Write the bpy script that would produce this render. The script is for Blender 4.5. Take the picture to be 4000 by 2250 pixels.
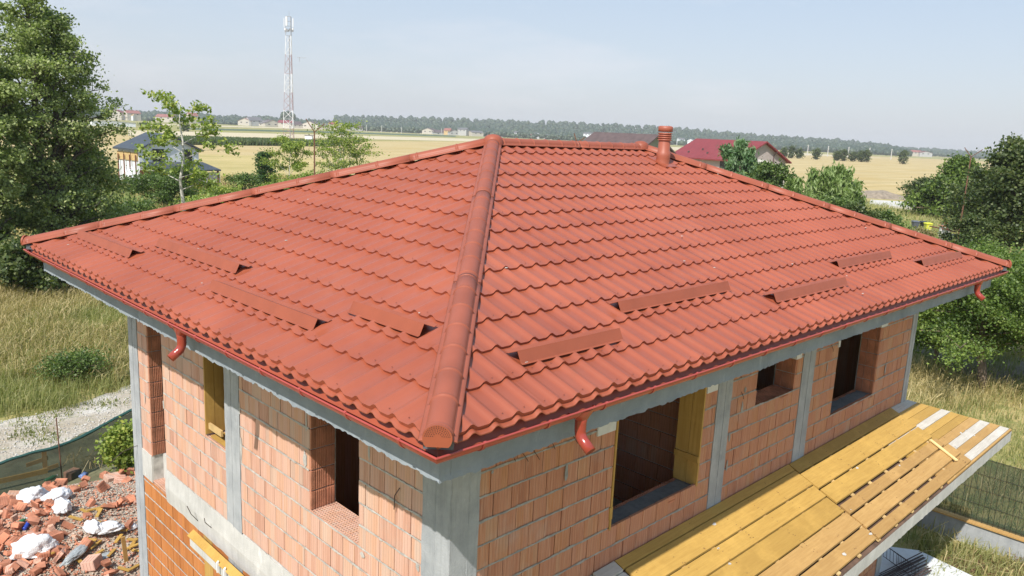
import bpy, bmesh, math, random
import numpy as np
from mathutils import Vector, Matrix, noise

random.seed(7)
rng = np.random.default_rng(7)
SC = bpy.context.scene
COL = SC.collection
for o in list(bpy.data.objects):
    bpy.data.objects.remove(o)
G = 6.5                      # height of the gutter lip above the ground

# ------------------------------------------------------------------ camera
YAW, PITCH, ROLL = .786, -.195, .047
FWD = Vector((math.sin(YAW) * math.cos(PITCH), math.cos(YAW) * math.cos(PITCH), math.sin(PITCH)))
_r = Vector((math.cos(YAW), -math.sin(YAW), 0)); _u = _r.cross(FWD)
RGT = _r * math.cos(ROLL) + _u * math.sin(ROLL); UP = -_r * math.sin(ROLL) + _u * math.cos(ROLL)
CAM = Vector((-3.0106, -3.6165, 8.5754))
cd = bpy.data.cameras.new('camera'); cam = bpy.data.objects.new('camera', cd); COL.objects.link(cam)
cd.sensor_width = 36; cd.lens = 3055 / 4000 * 36; cd.clip_start = .05; cd.clip_end = 30000
m = Matrix.Identity(4)
for i in range(3):
    m[i][0] = RGT[i]; m[i][1] = UP[i]; m[i][2] = -FWD[i]; m[i][3] = CAM[i]
cam.matrix_world = m
SC.camera = cam
SC.render.resolution_x = 1024; SC.render.resolution_y = 576

# ------------------------------------------------------------------ light
SUN = Vector((-.79, -.337, 1.0)).normalized()
elev = math.asin(SUN.z); rot = math.atan2(SUN.x, SUN.y)
w = bpy.data.worlds.new('World'); SC.world = w; w.use_nodes = True
nt = w.node_tree; nt.nodes.clear()
N = nt.nodes.new; LK = nt.links.new
sky = N('ShaderNodeTexSky'); sky.sky_type = 'NISHITA'; sky.sun_disc = False
sky.sun_elevation = elev; sky.sun_rotation = rot; sky.air_density = 1.0; sky.dust_density = 2.2; sky.ozone_density = 1.4
sky.altitude = 100
tc = N('ShaderNodeTexCoord')
mp = N('ShaderNodeMapping'); mp.inputs['Scale'].default_value = (1.2, 1.2, 5.5); mp.inputs['Rotation'].default_value = (.12, .05, .4)
nz = N('ShaderNodeTexNoise'); nz.inputs['Scale'].default_value = 1.6; nz.inputs['Detail'].default_value = 7; nz.inputs['Roughness'].default_value = .62
rmp = N('ShaderNodeValToRGB'); rmp.color_ramp.elements[0].position = .50; rmp.color_ramp.elements[1].position = .80
rmp.color_ramp.elements[0].color = (0, 0, 0, 1); rmp.color_ramp.elements[1].color = (.5, .5, .5, 1)
mx = N('ShaderNodeMixRGB'); mx.inputs['Color2'].default_value = (7.4, 7.2, 7.5, 1)
hz = N('ShaderNodeMixRGB'); hz.inputs['Fac'].default_value = .62; hz.inputs['Color2'].default_value = (5.35, 5.95, 6.7, 1)
bg = N('ShaderNodeBackground'); bg.inputs['Strength'].default_value = .109
wo = N('ShaderNodeOutputWorld')
LK(tc.outputs['Generated'], mp.inputs['Vector']); LK(mp.outputs[0], nz.inputs['Vector']); LK(nz.outputs['Fac'], rmp.inputs['Fac'])
sp = N('ShaderNodeSeparateXYZ'); LK(tc.outputs['Generated'], sp.inputs[0])
hr = N('ShaderNodeValToRGB'); hr.color_ramp.elements[0].position = 0.0; hr.color_ramp.elements[0].color = (.67, .69, .74, 1)
hr.color_ramp.elements[1].position = .42; hr.color_ramp.elements[1].color = (.34, .53, .75, 1)
sc10 = N('ShaderNodeMixRGB'); sc10.blend_type = 'MULTIPLY'; sc10.inputs['Fac'].default_value = 1; sc10.inputs['Color2'].default_value = (10, 10, 10, 1)
LK(sp.outputs[2], hr.inputs['Fac']); LK(hr.outputs[0], sc10.inputs['Color1']); LK(sc10.outputs[0], hz.inputs['Color2'])
LK(sky.outputs[0], hz.inputs['Color1']); LK(hz.outputs[0], mx.inputs['Color1']); LK(rmp.outputs[0], mx.inputs['Fac'])
LK(mx.outputs[0], bg.inputs['Color']); LK(bg.outputs[0], wo.inputs['Surface'])
sd = bpy.data.lights.new('sun', 'SUN'); sd.energy = 4.9; sd.angle = math.radians(.55); sd.color = (1, .945, .87)
so = bpy.data.objects.new('sun', sd); COL.objects.link(so); so.location = (-20, -9, 40)
so.rotation_euler = SUN.to_track_quat('Z', 'Y').to_euler()
SC.view_settings.view_transform = 'Standard'; SC.view_settings.look = 'None'
SC.view_settings.exposure = .24; SC.view_settings.gamma = 1; SC.view_settings.use_curve_mapping = False
HAZE = True

# ------------------------------------------------------------------ pixel helpers: a spot of the place seen at (px, py) of the 4000 px wide photograph
def ray(px, py):
    d = FWD * 3055 + RGT * (px - 2000) - UP * (py - 1125)
    return d.normalized()
def ground(px, py, z=0.0):
    d = ray(px, py); t = (z - CAM.z) / d.z
    return CAM + d * t
def spot(px, py, dist):
    d = ray(px, py); t = dist / math.hypot(d.x, d.y)
    return CAM + d * t

# ------------------------------------------------------------------ materials
MATS = {}
def new_mat(name):
    mt = bpy.data.materials.new(name); mt.use_nodes = True
    t = mt.node_tree; b = t.nodes['Principled BSDF']
    MATS[name] = mt
    return mt, t, b
def nd(t, kind, **kw):
    n = t.nodes.new(kind)
    for k, v in kw.items():
        if k.startswith('_'): n.inputs[k[1:].replace('_', ' ')].default_value = v
        else: setattr(n, k, v)
    return n
def ramp(t, stops, src, interp='LINEAR'):
    r = t.nodes.new('ShaderNodeValToRGB'); r.color_ramp.interpolation = interp
    e = r.color_ramp.elements
    while len(e) > 1: e.remove(e[0])
    e[0].position = stops[0][0]; e[0].color = (*stops[0][1], 1)
    for p, c in stops[1:]:
        x = e.new(p); x.color = (*c, 1)
    t.links.new(src, r.inputs['Fac'])
    return r.outputs[0]
def noise_out(t, scale, detail=4, rough=.55, coord=None, dist=0.0, vscale=None):
    n = nd(t, 'ShaderNodeTexNoise'); n.inputs['Scale'].default_value = scale; n.inputs['Detail'].default_value = detail
    n.inputs['Roughness'].default_value = rough; n.inputs['Distortion'].default_value = dist
    if coord is None:
        g = nd(t, 'ShaderNodeNewGeometry'); coord = g.outputs['Position']
    if vscale:
        mpn = nd(t, 'ShaderNodeMapping'); mpn.inputs['Scale'].default_value = vscale
        t.links.new(coord, mpn.inputs['Vector']); coord = mpn.outputs[0]
    t.links.new(coord, n.inputs['Vector'])
    return n.outputs['Fac']
def mixc(t, a, b, fac, mode='MIX'):
    n = t.nodes.new('ShaderNodeMixRGB'); n.blend_type = mode
    for k, v in (('Color1', a), ('Color2', b), ('Fac', fac)):
        if isinstance(v, (int, float)): n.inputs[k].default_value = v
        elif isinstance(v, tuple): n.inputs[k].default_value = (*v, 1)
        else: t.links.new(v, n.inputs[k])
    return n.outputs[0]
def bump(t, b, h, strength=.3, dist=.01):
    n = t.nodes.new('ShaderNodeBump'); n.inputs['Strength'].default_value = strength; n.inputs['Distance'].default_value = dist
    t.links.new(h, n.inputs['Height']); t.links.new(n.outputs[0], b.inputs['Normal'])
def attr(t, name='var'):
    n = t.nodes.new('ShaderNodeAttribute'); n.attribute_name = name
    return n.outputs['Fac']
def simple(name, col, rough=.6, var=.12, scale=3.0, detail=5, bmp=0.0, bdist=.01, metallic=0, spec=.5, vscale=None):
    mt, t, b = new_mat(name)
    f = noise_out(t, scale, detail, vscale=vscale)
    lo = tuple(c * (1 - var) for c in col); hi = tuple(min(1, c * (1 + var)) for c in col)
    c = ramp(t, [(.3, lo), (.7, hi)], f)
    t.links.new(c, b.inputs['Base Color']); b.inputs['Roughness'].default_value = rough; b.inputs['Metallic'].default_value = metallic
    b.inputs['Specular IOR Level'].default_value = spec
    if bmp: bump(t, b, noise_out(t, scale * 9, 4), bmp, bdist)
    return mt

# coated sheet metal of the roof
mt, t, b = new_mat('roof_red')
f1 = noise_out(t, .9, 5, .6); f2 = noise_out(t, 38, 3)
c = ramp(t, [(.3, (.295, .072, .035)), (.7, (.365, .098, .050))], f1)
c = mixc(t, c, (.38, .14, .08), ramp(t, [(.70, (0, 0, 0)), (.86, (.3, .3, .3))], f2))
c = mixc(t, c, (.25, .09, .05), ramp(t, [(.58, (0, 0, 0)), (.80, (.45, .45, .45))], noise_out(t, 2.6, 6, .7, dist=.6)))
oi = nd(t, 'ShaderNodeObjectInfo'); c = mixc(t, c, ramp(t, [(0, (.90, .89, .88)), (1, (1.0, 1.0, 1.0))], oi.outputs['Random']), 1.0, 'MULTIPLY')
c = mixc(t, c, (.47, .27, .19), ramp(t, [(.56, (0, 0, 0)), (.80, (.11,) * 3)], noise_out(t, .55, 7, .72, dist=1.2)))
t.links.new(c, b.inputs['Base Color'])
t.links.new(ramp(t, [(.3, (.34,) * 3), (.7, (.44,) * 3)], noise_out(t, 5, 4)), b.inputs['Roughness'])
b.inputs['Specular IOR Level'].default_value = .55
bump(t, b, noise_out(t, 7, 3), .12, .01)
simple('cap_red', (.29, .082, .047), .48, .12, 2.5, spec=.3, bmp=.04)
simple('guard_red', (.29, .075, .036), .5, .08, 4, spec=.4)
simple('gutter_red', (.37, .06, .048), .36, .08, 4, spec=.6)
simple('fascia_red', (.34, .07, .03), .5, .1, 5)
simple('elbow_red', (.30, .045, .03), .22, .06, 5, spec=.6)
simple('vent_red', (.33, .095, .055), .5, .08, 6)
simple('silver_tape', (.55, .56, .55), .45, .2, 20)
simple('hollow_shade', (.012, .010, .010), .9, .2, 4)  # near-black colour standing in for shade inside holes and pipe mouths

def concrete(name, col, dark, streak=.5):
    mt, t, b = new_mat(name)
    g = nd(t, 'ShaderNodeNewGeometry').outputs['Position']
    f = noise_out(t, 2.2, 7, .65, coord=g); st = noise_out(t, 5, 5, .7, coord=g, vscale=(3.0, 3.0, .28))
    fine = noise_out(t, 60, 3, coord=g)
    c = ramp(t, [(.28, dark), (.72, col)], f)
    c = mixc(t, c, tuple(x * .62 for x in dark), ramp(t, [(.48, (0, 0, 0)), (.72, (streak,) * 3)], st))
    c = mixc(t, c, tuple(min(1, x * 1.35) for x in col), ramp(t, [(.60, (0, 0, 0)), (.74, (.55,) * 3)], noise_out(t, 7, 5, .7, coord=g, vscale=(1, 1, .4))))
    t.links.new(c, b.inputs['Base Color']); b.inputs['Roughness'].default_value = .9; b.inputs['Specular IOR Level'].default_value = .2
    h = mixc(t, f, fine, .5); bump(t, b, h, .7, .012)
    return mt
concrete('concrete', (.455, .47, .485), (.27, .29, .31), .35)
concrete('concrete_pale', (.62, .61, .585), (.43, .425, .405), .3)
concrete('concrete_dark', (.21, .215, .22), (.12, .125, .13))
concrete('slab_edge', (.31, .35, .385), (.20, .235, .265), .15)  # concrete copy with the blue-dark eaves shade put into its colour
simple('mortar', (.47, .45, .42), .95, .28, 9, 6, .9, .01)
simple('mortar_shade', (.33, .325, .31), .95, .28, 9, 6, .9, .01)  # mortar copy with the right wall's shade put into its colour
simple('styrofoam', (.62, .63, .63), .8, .06, 12)

def brick_mat(name, stops, dirt=.5, drag=.42):
    mt, t, b = new_mat(name)
    g = nd(t, 'ShaderNodeNewGeometry').outputs['Position']
    sx = nd(t, 'ShaderNodeSeparateXYZ'); t.links.new(g, sx.inputs[0])
    ad = nd(t, 'ShaderNodeMath', operation='ADD'); t.links.new(sx.outputs[0], ad.inputs[0]); t.links.new(sx.outputs[1], ad.inputs[1])
    v = attr(t)
    # stepped tone zones across a brick
    dv = nd(t, 'ShaderNodeMath', operation='DIVIDE'); t.links.new(ad.outputs[0], dv.inputs[0]); dv.inputs[1].default_value = .083
    fl = nd(t, 'ShaderNodeMath', operation='FLOOR'); t.links.new(dv.outputs[0], fl.inputs[0])
    m2 = nd(t, 'ShaderNodeMath', operation='MULTIPLY_ADD'); t.links.new(v, m2.inputs[0]); m2.inputs[1].default_value = 97.3; t.links.new(fl.outputs[0], m2.inputs[2])
    wn = nd(t, 'ShaderNodeTexWhiteNoise', noise_dimensions='1D'); t.links.new(m2.outputs[0], wn.inputs['W'])
    mixv = mixc(t, v, wn.outputs['Value'], .36)
    c = ramp(t, stops, mixv)
    # vertical drag marks
    st = noise_out(t, 3, 5, .7, coord=g, vscale=(22, 22, .8))
    c = mixc(t, c, (.80, .56, .42), ramp(t, [(.48, (0, 0, 0)), (.75, (drag,) * 3)], st))
    lg = noise_out(t, 1.3, 6, .65, coord=g)
    c = mixc(t, c, (.44, .40, .37), ramp(t, [(.56, (0, 0, 0)), (.78, (dirt,) * 3)], lg))
    # combed grooves
    d3 = nd(t, 'ShaderNodeMath', operation='DIVIDE'); t.links.new(ad.outputs[0], d3.inputs[0]); d3.inputs[1].default_value = .0417
    fr = nd(t, 'ShaderNodeMath', operation='FRACT'); t.links.new(d3.outputs[0], fr.inputs[0])
    gr = ramp(t, [(0, (0, 0, 0)), (.05, (0, 0, 0)), (.11, (1, 1, 1)), (.93, (1, 1, 1)), (1, (0, 0, 0))], fr.outputs[0])
    c = mixc(t, c, mixc(t, (.62, .62, .62), (1, 1, 1), gr), .55, 'MULTIPLY')
    t.links.new(c, b.inputs['Base Color']); b.inputs['Roughness'].default_value = .85; b.inputs['Specular IOR Level'].default_value = .25
    hh = mixc(t, gr, noise_out(t, 45, 4, coord=g), .35); bump(t, b, hh, .5, .006)
    return mt
brick_mat('brick_salmon', [(0, (.42, .22, .16)), (.2, (.55, .30, .215)), (.45, (.62, .39, .305)), (.65, (.60, .335, .22)), (.84, (.59, .41, .32)), (1, (.46, .29, .22))])
brick_mat('brick_orange', [(0, (.38, .13, .035)), (.4, (.46, .17, .045)), (.75, (.52, .20, .06)), (1, (.40, .12, .05))], .15, .16)
brick_mat('brick_shade', [(0, (.37, .155, .095)), (.25, (.45, .195, .115)), (.5, (.49, .23, .145)), (.75, (.48, .215, .11)), (1, (.49, .285, .185))], .4)  # wall brick copy, darkened in colour for the shaded right side
simple('brick_rib', (.44, .19, .115), .85, .25, 6, bmp=.5)
simple('brick_debris', (.46, .19, .11), .85, .45, 3.0, bmp=.6)

def wood(name, col, dark, grain=(1.2, 18, 18), knots=True, pale=None):
    mt, t, b = new_mat(name)
    g = nd(t, 'ShaderNodeTexCoord').outputs['Object']
    f = noise_out(t, 2.2, 6, .65, coord=g, vscale=grain, dist=.4)
    v = attr(t)
    c = ramp(t, [(.25, dark), (.7, col)], f)
    c = mixc(t, c, tuple(x * .78 for x in dark), ramp(t, [(.35, (0, 0, 0)), (1, (.55,) * 3)], v))
    bl = noise_out(t, 1.5, 5, .7, coord=g)
    c = mixc(t, c, pale or tuple(min(1, x * 1.25) for x in col), ramp(t, [(.5, (0, 0, 0)), (.72, (.5,) * 3)], bl))
    if knots:
        vo = nd(t, 'ShaderNodeTexVoronoi'); vo.inputs['Scale'].default_value = 2.4; t.links.new(g, vo.inputs['Vector'])
        kk = ramp(t, [(.02, (1, 1, 1)), (.05, (0, 0, 0))], vo.outputs['Distance'])
        c = mixc(t, c, (.16, .075, .03), mixc(t, (0, 0, 0), kk, .75))
    t.links.new(c, b.inputs['Base Color']); b.inputs['Roughness'].default_value = .72; b.inputs['Specular IOR Level'].default_value = .3
    bump(t, b, f, .3, .005)
    return mt
wood('plank_yellow', (.52, .325, .085), (.40, .235, .055))
wood('plank_tan', (.51, .315, .115), (.38, .215, .07))
wood('plank_grey', (.60, .56, .49), (.42, .38, .32), pale=(.72, .68, .62))
wood('form_board', (.52, .33, .10), (.36, .205, .05), grain=(14, 14, .8))
simple('plank_dark', (.12, .07, .045), .9, .4, 6)
simple('pale_stick', (.72, .55, .25), .7, .1, 6)

def leaf_mat(name, dark, mid, light, trans=.35):
    mt = bpy.data.materials.new(name); mt.use_nodes = True; MATS[name] = mt
    t = mt.node_tree; b = t.nodes['Principled BSDF']; out = t.nodes['Material Output']
    c = ramp(t, [(0, dark), (.5, mid), (1, light)], attr(t))
    t.links.new(c, b.inputs['Base Color']); b.inputs['Roughness'].default_value = .5; b.inputs['Specular IOR Level'].default_value = .45
    tr = nd(t, 'ShaderNodeBsdfTranslucent'); t.links.new(mixc(t, c, (1.0, 1.25, .45), 1.0, 'MULTIPLY'), tr.inputs['Color'])
    ms = nd(t, 'ShaderNodeMixShader'); ms.inputs[0].default_value = trans
    t.links.new(b.outputs[0], ms.inputs[1]); t.links.new(tr.outputs[0], ms.inputs[2]); t.links.new(ms.outputs[0], out.inputs['Surface'])
    return mt
leaf_mat('leaf_poplar', (.12, .155, .055), (.25, .31, .10), (.42, .46, .20))
leaf_mat('leaf_young', (.13, .18, .035), (.24, .32, .06), (.40, .42, .09))
leaf_mat('leaf_dark', (.04, .065, .022), (.08, .115, .035), (.16, .19, .06))
leaf_mat('leaf_willow', (.11, .17, .04), (.20, .29, .08), (.34, .42, .18))
leaf_mat('leaf_pinewillow', (0.068, 0.143, 0.053), (0.128, 0.225, 0.090), (0.270, 0.375, 0.210))
leaf_mat('leaf_walnut', (.06, .10, .022), (.125, .195, .038), (.24, .31, .07), .35)
leaf_mat('leaf_mid', (.06, .10, .028), (.115, .175, .045), (.20, .27, .07))
leaf_mat('leaf_conifer', (0.039, 0.085, 0.026), (0.058, 0.130, 0.039), (0.104, 0.182, 0.052))
leaf_mat('leaf_far', (.020, .038, .018), (.036, .058, .026), (.060, .085, .038), .05)
leaf_mat('corn', (.06, .10, .035), (.10, .15, .06), (.19, .20, .09), .3)
leaf_mat('dry_grass', (.20, .17, .06), (.40, .32, .145), (.58, .47, .25), .3)
leaf_mat('green_grass', (.14, .155, .05), (.25, .265, .09), (.42, .39, .18), .35)
leaf_mat('weed', (0.156, 0.130, 0.058), (0.286, 0.234, 0.104), (0.208, 0.247, 0.065), .3)
simple('bark_dark', (.10, .085, .07), .9, .35, 6, bmp=.8, bdist=.03, vscale=(2, 2, .5))
simple('bark_pale', (.50, .48, .44), .8, .3, 7, bmp=.4)
simple('bark_brown', (.20, .15, .11), .9, .3, 6, bmp=.6)

# ground and fields
mt, t, b = new_mat('ground_soil')
g = nd(t, 'ShaderNodeNewGeometry').outputs['Position']
n1 = noise_out(t, .05, 6, .6, coord=g); n2 = noise_out(t, 1.1, 6, .65, coord=g); n3 = noise_out(t, 7, 4, .6, coord=g)
c = ramp(t, [(.36, (.20, .19, .06)), (.47, (.33, .28, .11)), (.60, (.45, .36, .165))], n1)
c = mixc(t, c, (.155, .185, .055), ramp(t, [(.46, (0, 0, 0)), (.62, (.75,) * 3)], n2))
c = mixc(t, c, (.50, .42, .24), ramp(t, [(.55, (0, 0, 0)), (.72, (.55,) * 3)], n3))
t.links.new(c, b.inputs['Base Color']); b.inputs['Roughness'].default_value = .95; b.inputs['Specular IOR Level'].default_value = .1
bump(t, b, mixc(t, n2, n3, .5), .8, .15)
def field(name, a, c2, streakdir, sc=.02, mixin=None, sp=(.4, 12)):
    mt, t, b = new_mat(name)
    g = nd(t, 'ShaderNodeNewGeometry').outputs['Position']
    mpn = nd(t, 'ShaderNodeMapping'); mpn.inputs['Rotation'].default_value = (0, 0, streakdir); mpn.inputs['Scale'].default_value = (sp[0], sp[1], 1)
    t.links.new(g, mpn.inputs['Vector'])
    n = noise_out(t, sc, 7, .68, coord=mpn.outputs[0]); n2 = noise_out(t, .035, 5, .6, coord=g); n3 = noise_out(t, 1.6, 5, .6, coord=g)
    c = ramp(t, [(.34, a), (.64, c2)], n)
    if mixin: c = mixc(t, c, mixin, ramp(t, [(.48, (0, 0, 0)), (.68, (.7,) * 3)], n2))
    c = mixc(t, c, tuple(x * .70 for x in a), ramp(t, [(.52, (0, 0, 0)), (.72, (.40,) * 3)], n3))
    t.links.new(c, b.inputs['Base Color']); b.inputs['Roughness'].default_value = .95; b.inputs['Specular IOR Level'].default_value = .05
    return mt
field('stubble', (.36, .28, .135), (.54, .43, .235), .95, .03, (.42, .31, .13))
field('stubble_near', (.36, .29, .12), (.53, .43, .21), .9, .05, (.30, .27, .10))
field('straw_pale', (.46, .39, .26), (.57, .50, .35), .9, .03)
field('field_green', (.24, .23, .09), (.38, .34, .15), .9, .03, (.18, .20, .07))
field('lawn', (.13, .17, .045), (.21, .25, .075), .4, .2, (.30, .28, .11))
mt, t, b = new_mat('gravel_track')
g = nd(t, 'ShaderNodeNewGeometry').outputs['Position']
n1 = noise_out(t, .55, 6, .65, coord=g); n2 = noise_out(t, 3, 6, .7, coord=g)
vo = nd(t, 'ShaderNodeTexVoronoi'); vo.inputs['Scale'].default_value = 14; t.links.new(g, vo.inputs['Vector'])
c = ramp(t, [(.38, (.33, .275, .20)), (.54, (.43, .385, .32)), (.70, (.60, .585, .55))], n1)
c = mixc(t, c, (.20, .22, .085), ramp(t, [(.56, (0, 0, 0)), (.68, (.8,) * 3)], n2))
c = mixc(t, c, (.60, .57, .50), ramp(t, [(.10, (.6,) * 3), (.22, (0, 0, 0))], vo.outputs['Distance']))
t.links.new(c, b.inputs['Base Color']); b.inputs['Roughness'].default_value = .95; bump(t, b, vo.outputs['Distance'], .8, .03)
mt, t, b = new_mat('rubble_sand')
n1 = noise_out(t, 1.6, 7, .7); n2 = noise_out(t, 16, 5, .7)
c = ramp(t, [(.30, (.34, .25, .18)), (.5, (.47, .41, .33)), (.70, (.56, .51, .43))], n1)
c = mixc(t, c, (.55, .27, .17), ramp(t, [(.50, (0, 0, 0)), (.60, (.8,) * 3)], n2))
t.links.new(c, b.inputs['Base Color']); b.inputs['Roughness'].default_value = .95; bump(t, b, n2, 1, .05)
simple('verge', (.15, .145, .08), .95, .4, 1.2, 7, .8, .05)
simple('rubble_crumb', (.43, .36, .29), .95, .3, 8)
simple('dirt_bank', (.27, .22, .165), .95, .3, 1.5, 7, 1, .08)
# houses and bits
simple('wall_white', (.70, .72, .74), .8, .04, 1)
simple('wall_cream', (.50, .46, .39), .8, .06, 1)
simple('wall_pink', (.40, .345, .325), .85, .06, 1.2)
simple('wall_olive', (.30, .30, .23), .85, .08, 1)
simple('wall_grey', (.42, .42, .41), .85, .06, 1)
simple('roof_slate', (.055, .065, .08), .55, .15, 1.5)
simple('roof_brown', (.105, .072, .068), .7, .2, 1.5)
simple('roof_crimson', (.21, .035, .038), .6, .14, 1.5)
simple('roof_brick', (.28, .10, .08), .7, .15, 1.2)
simple('roof_grey', (.13, .125, .13), .7, .15, 1.2)
simple('window_dark', (.02, .022, .025), .25, .3, 2)
simple('timber_red', (.18, .07, .04), .7, .25, 4)
simple('timber_pale', (.55, .38, .17), .75, .2, 4)
simple('steel_white', (.75, .76, .78), .5, .05, 4)
simple('steel_red', (.36, .22, .22), .6, .1, 4)
simple('steel_grey', (.28, .28, .29), .5, .1, 4)
simple('rust', (.16, .075, .045), .85, .3, 12)
simple('rebar', (.055, .035, .03), .7, .3, 20)
simple('bin_grey', (.10, .11, .13), .45, .1, 4)
simple('bin_black', (.02, .02, .022), .4, .1, 4)
simple('bin_yellow', (.62, .62, .03), .45, .06, 4)
mt, t, b = new_mat('bin_yellow_spotted')
vo = nd(t, 'ShaderNodeTexVoronoi'); vo.inputs['Scale'].default_value = 13
t.links.new(nd(t, 'ShaderNodeTexCoord').outputs['Object'], vo.inputs['Vector'])
t.links.new(ramp(t, [(.33, (.60, .60, .50)), (.36, (.62, .62, .03))], vo.outputs['Distance']), b.inputs['Base Color']); b.inputs['Roughness'].default_value = .45
simple('plaster_white', (.66, .65, .62), .9, .18, 2, bmp=.3)
simple('stone_pale', (.52, .50, .46), .9, .2, 4, bmp=.4)
simple('sack_white', (.78, .79, .81), .5, .04, 4, bmp=.5, bdist=.05)
simple('sheet_grey', (.33, .355, .36), .35, .12, 3, bmp=.5, bdist=.03)
simple('bottle_green', (.03, .16, .07), .25, .2, 8)
simple('bottle_blue', (.03, .07, .42), .25, .2, 8)
simple('bag_blue', (.12, .18, .36), .5, .6, 9)
simple('tarp_blue', (.10, .30, .50), .5, .2, 3)
# shade net: fine woven plastic, partly see-through
def net_mat(name, col, cover):
    mt = bpy.data.materials.new(name); mt.use_nodes = True; MATS[name] = mt
    t = mt.node_tree; b = t.nodes['Principled BSDF']; out = t.nodes['Material Output']
    b.inputs['Base Color'].default_value = (*col, 1); b.inputs['Roughness'].default_value = .6
    tp = nd(t, 'ShaderNodeBsdfTransparent'); ms = nd(t, 'ShaderNodeMixShader')
    f = ramp(t, [(.3, (cover - .05,) * 3), (.7, (cover + .05,) * 3)], noise_out(t, 2.0, 4))
    t.links.new(f, ms.inputs[0]); t.links.new(tp.outputs[0], ms.inputs[1]); t.links.new(b.outputs[0], ms.inputs[2]); t.links.new(ms.outputs[0], out.inputs['Surface'])
net_mat('net_green', (.026, .052, .036), .70)
net_mat('net_fold', (.03, .10, .085), .92)
M = MATS

# ------------------------------------------------------------------ mesh builder
ORG = {}                                   # world position of every empty / mesh origin
def org_of(o): return ORG.get(o.name, Vector((0, 0, 0)))
class MB:
    def __init__(s): s.v = []; s.f = []; s.a = []
    def quad(s, *p, var=None):
        n = len(s.v); s.v += [tuple(q) for q in p]; s.f.append(tuple(range(n, n + len(p)))); s.a.append(random.random() if var is None else var)
    def hexa(s, p, var=None):
        """eight corners: bottom ring 0-3, top ring 4-7"""
        n = len(s.v); s.v += [tuple(q) for q in p]; var = random.random() if var is None else var
        for q in ((3, 2, 1, 0), (4, 5, 6, 7), (0, 1, 5, 4), (1, 2, 6, 5), (2, 3, 7, 6), (3, 0, 4, 7)):
            s.f.append(tuple(n + i for i in q)); s.a.append(var)
    def box(s, x0, y0, z0, x1, y1, z1, var=None):
        if x0 > x1: x0, x1 = x1, x0
        if y0 > y1: y0, y1 = y1, y0
        if z0 > z1: z0, z1 = z1, z0
        s.hexa([(x0, y0, z0), (x1, y0, z0), (x1, y1, z0), (x0, y1, z0), (x0, y0, z1), (x1, y0, z1), (x1, y1, z1), (x0, y1, z1)], var)
    def obox(s, c, ax, ay, az, var=None):
        """box about c with half axis vectors"""
        c = Vector(c); ax = Vector(ax); ay = Vector(ay); az = Vector(az)
        s.hexa([c - ax - ay - az, c + ax - ay - az, c + ax + ay - az, c - ax + ay - az, c - ax - ay + az, c + ax - ay + az, c + ax + ay + az, c - ax + ay + az], var)
    def tube(s, pts, rad, n=8, cap=True, var=None):
        pts = [Vector(p) for p in pts]; rad = rad if isinstance(rad, (list, tuple)) else [rad] * len(pts)
        var = random.random() if var is None else var; base = len(s.v); prev = None
        for i, p in enumerate(pts):
            d = (pts[min(i + 1, len(pts) - 1)] - pts[max(i - 1, 0)]).normalized()
            if prev is None: a = d.orthogonal().normalized()
            else: a = (prev - d * prev.dot(d)); a = a.normalized() if a.length > 1e-6 else d.orthogonal().normalized()
            prev = a; bb = d.cross(a)
            for k in range(n):
                q = 2 * math.pi * k / n; s.v.append(tuple(p + (a * math.cos(q) + bb * math.sin(q)) * rad[i]))
        for i in range(len(pts) - 1):
            for k in range(n):
                k2 = (k + 1) % n; s.f.append((base + i * n + k, base + i * n + k2, base + (i + 1) * n + k2, base + (i + 1) * n + k)); s.a.append(var)
        if cap:
            s.f.append(tuple(base + k for k in range(n))[::-1]); s.a.append(var)
            s.f.append(tuple(base + (len(pts) - 1) * n + k for k in range(n))); s.a.append(var)
    def lathe(s, c, prof, n=16, var=None):
        """prof: list of (radius, z) about the vertical axis through c"""
        var = random.random() if var is None else var; base = len(s.v)
        for r, z in prof:
            for k in range(n):
                q = 2 * math.pi * k / n; s.v.append((c[0] + r * math.cos(q), c[1] + r * math.sin(q), c[2] + z))
        for i in range(len(prof) - 1):
            for k in range(n):
                k2 = (k + 1) % n; s.f.append((base + i * n + k, base + i * n + k2, base + (i + 1) * n + k2, base + (i + 1) * n + k)); s.a.append(var)
    def strip(s, A, B, var=None):
        """ribbon of quads between two point rows"""
        base = len(s.v); s.v += [tuple(p) for p in A] + [tuple(p) for p in B]; n = len(A); var = random.random() if var is None else var
        for i in range(n - 1): s.f.append((base + i, base + i + 1, base + n + i + 1, base + n + i)); s.a.append(var)
    def grid(s, rows, var=.5):
        base = len(s.v); n = len(rows[0])
        for r in rows: s.v += [tuple(p) for p in r]
        for j in range(len(rows) - 1):
            for i in range(n - 1): s.f.append((base + j * n + i, base + j * n + i + 1, base + (j + 1) * n + i + 1, base + (j + 1) * n + i)); s.a.append(var)
    def build(s, name, mat, parent=None, smooth=False, origin=None, **tags):
        o0 = org_of(parent) if parent is not None else Vector(origin if origin is not None else (0, 0, 0))
        me = bpy.data.meshes.new(name)
        me.from_pydata([(x - o0.x, y - o0.y, z - o0.z) for x, y, z in s.v], [], s.f)
        at = me.attributes.new('var', 'FLOAT', 'FACE'); at.data.foreach_set('value', np.array(s.a, dtype=np.float32))
        if smooth: me.polygons.foreach_set('use_smooth', [True] * len(me.polygons))
        me.materials.append(M[mat] if isinstance(mat, str) else mat)
        return link(name, me, parent, o0, **tags)
def link(name, me, parent, o0, label=None, cat=None, group=None, kind=None):
    o = bpy.data.objects.new(name, me); COL.objects.link(o)
    if parent is not None: o.parent = parent
    else: o.location = o0
    ORG[o.name] = o0
    tag(o, label, cat, group, kind)
    return o
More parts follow.
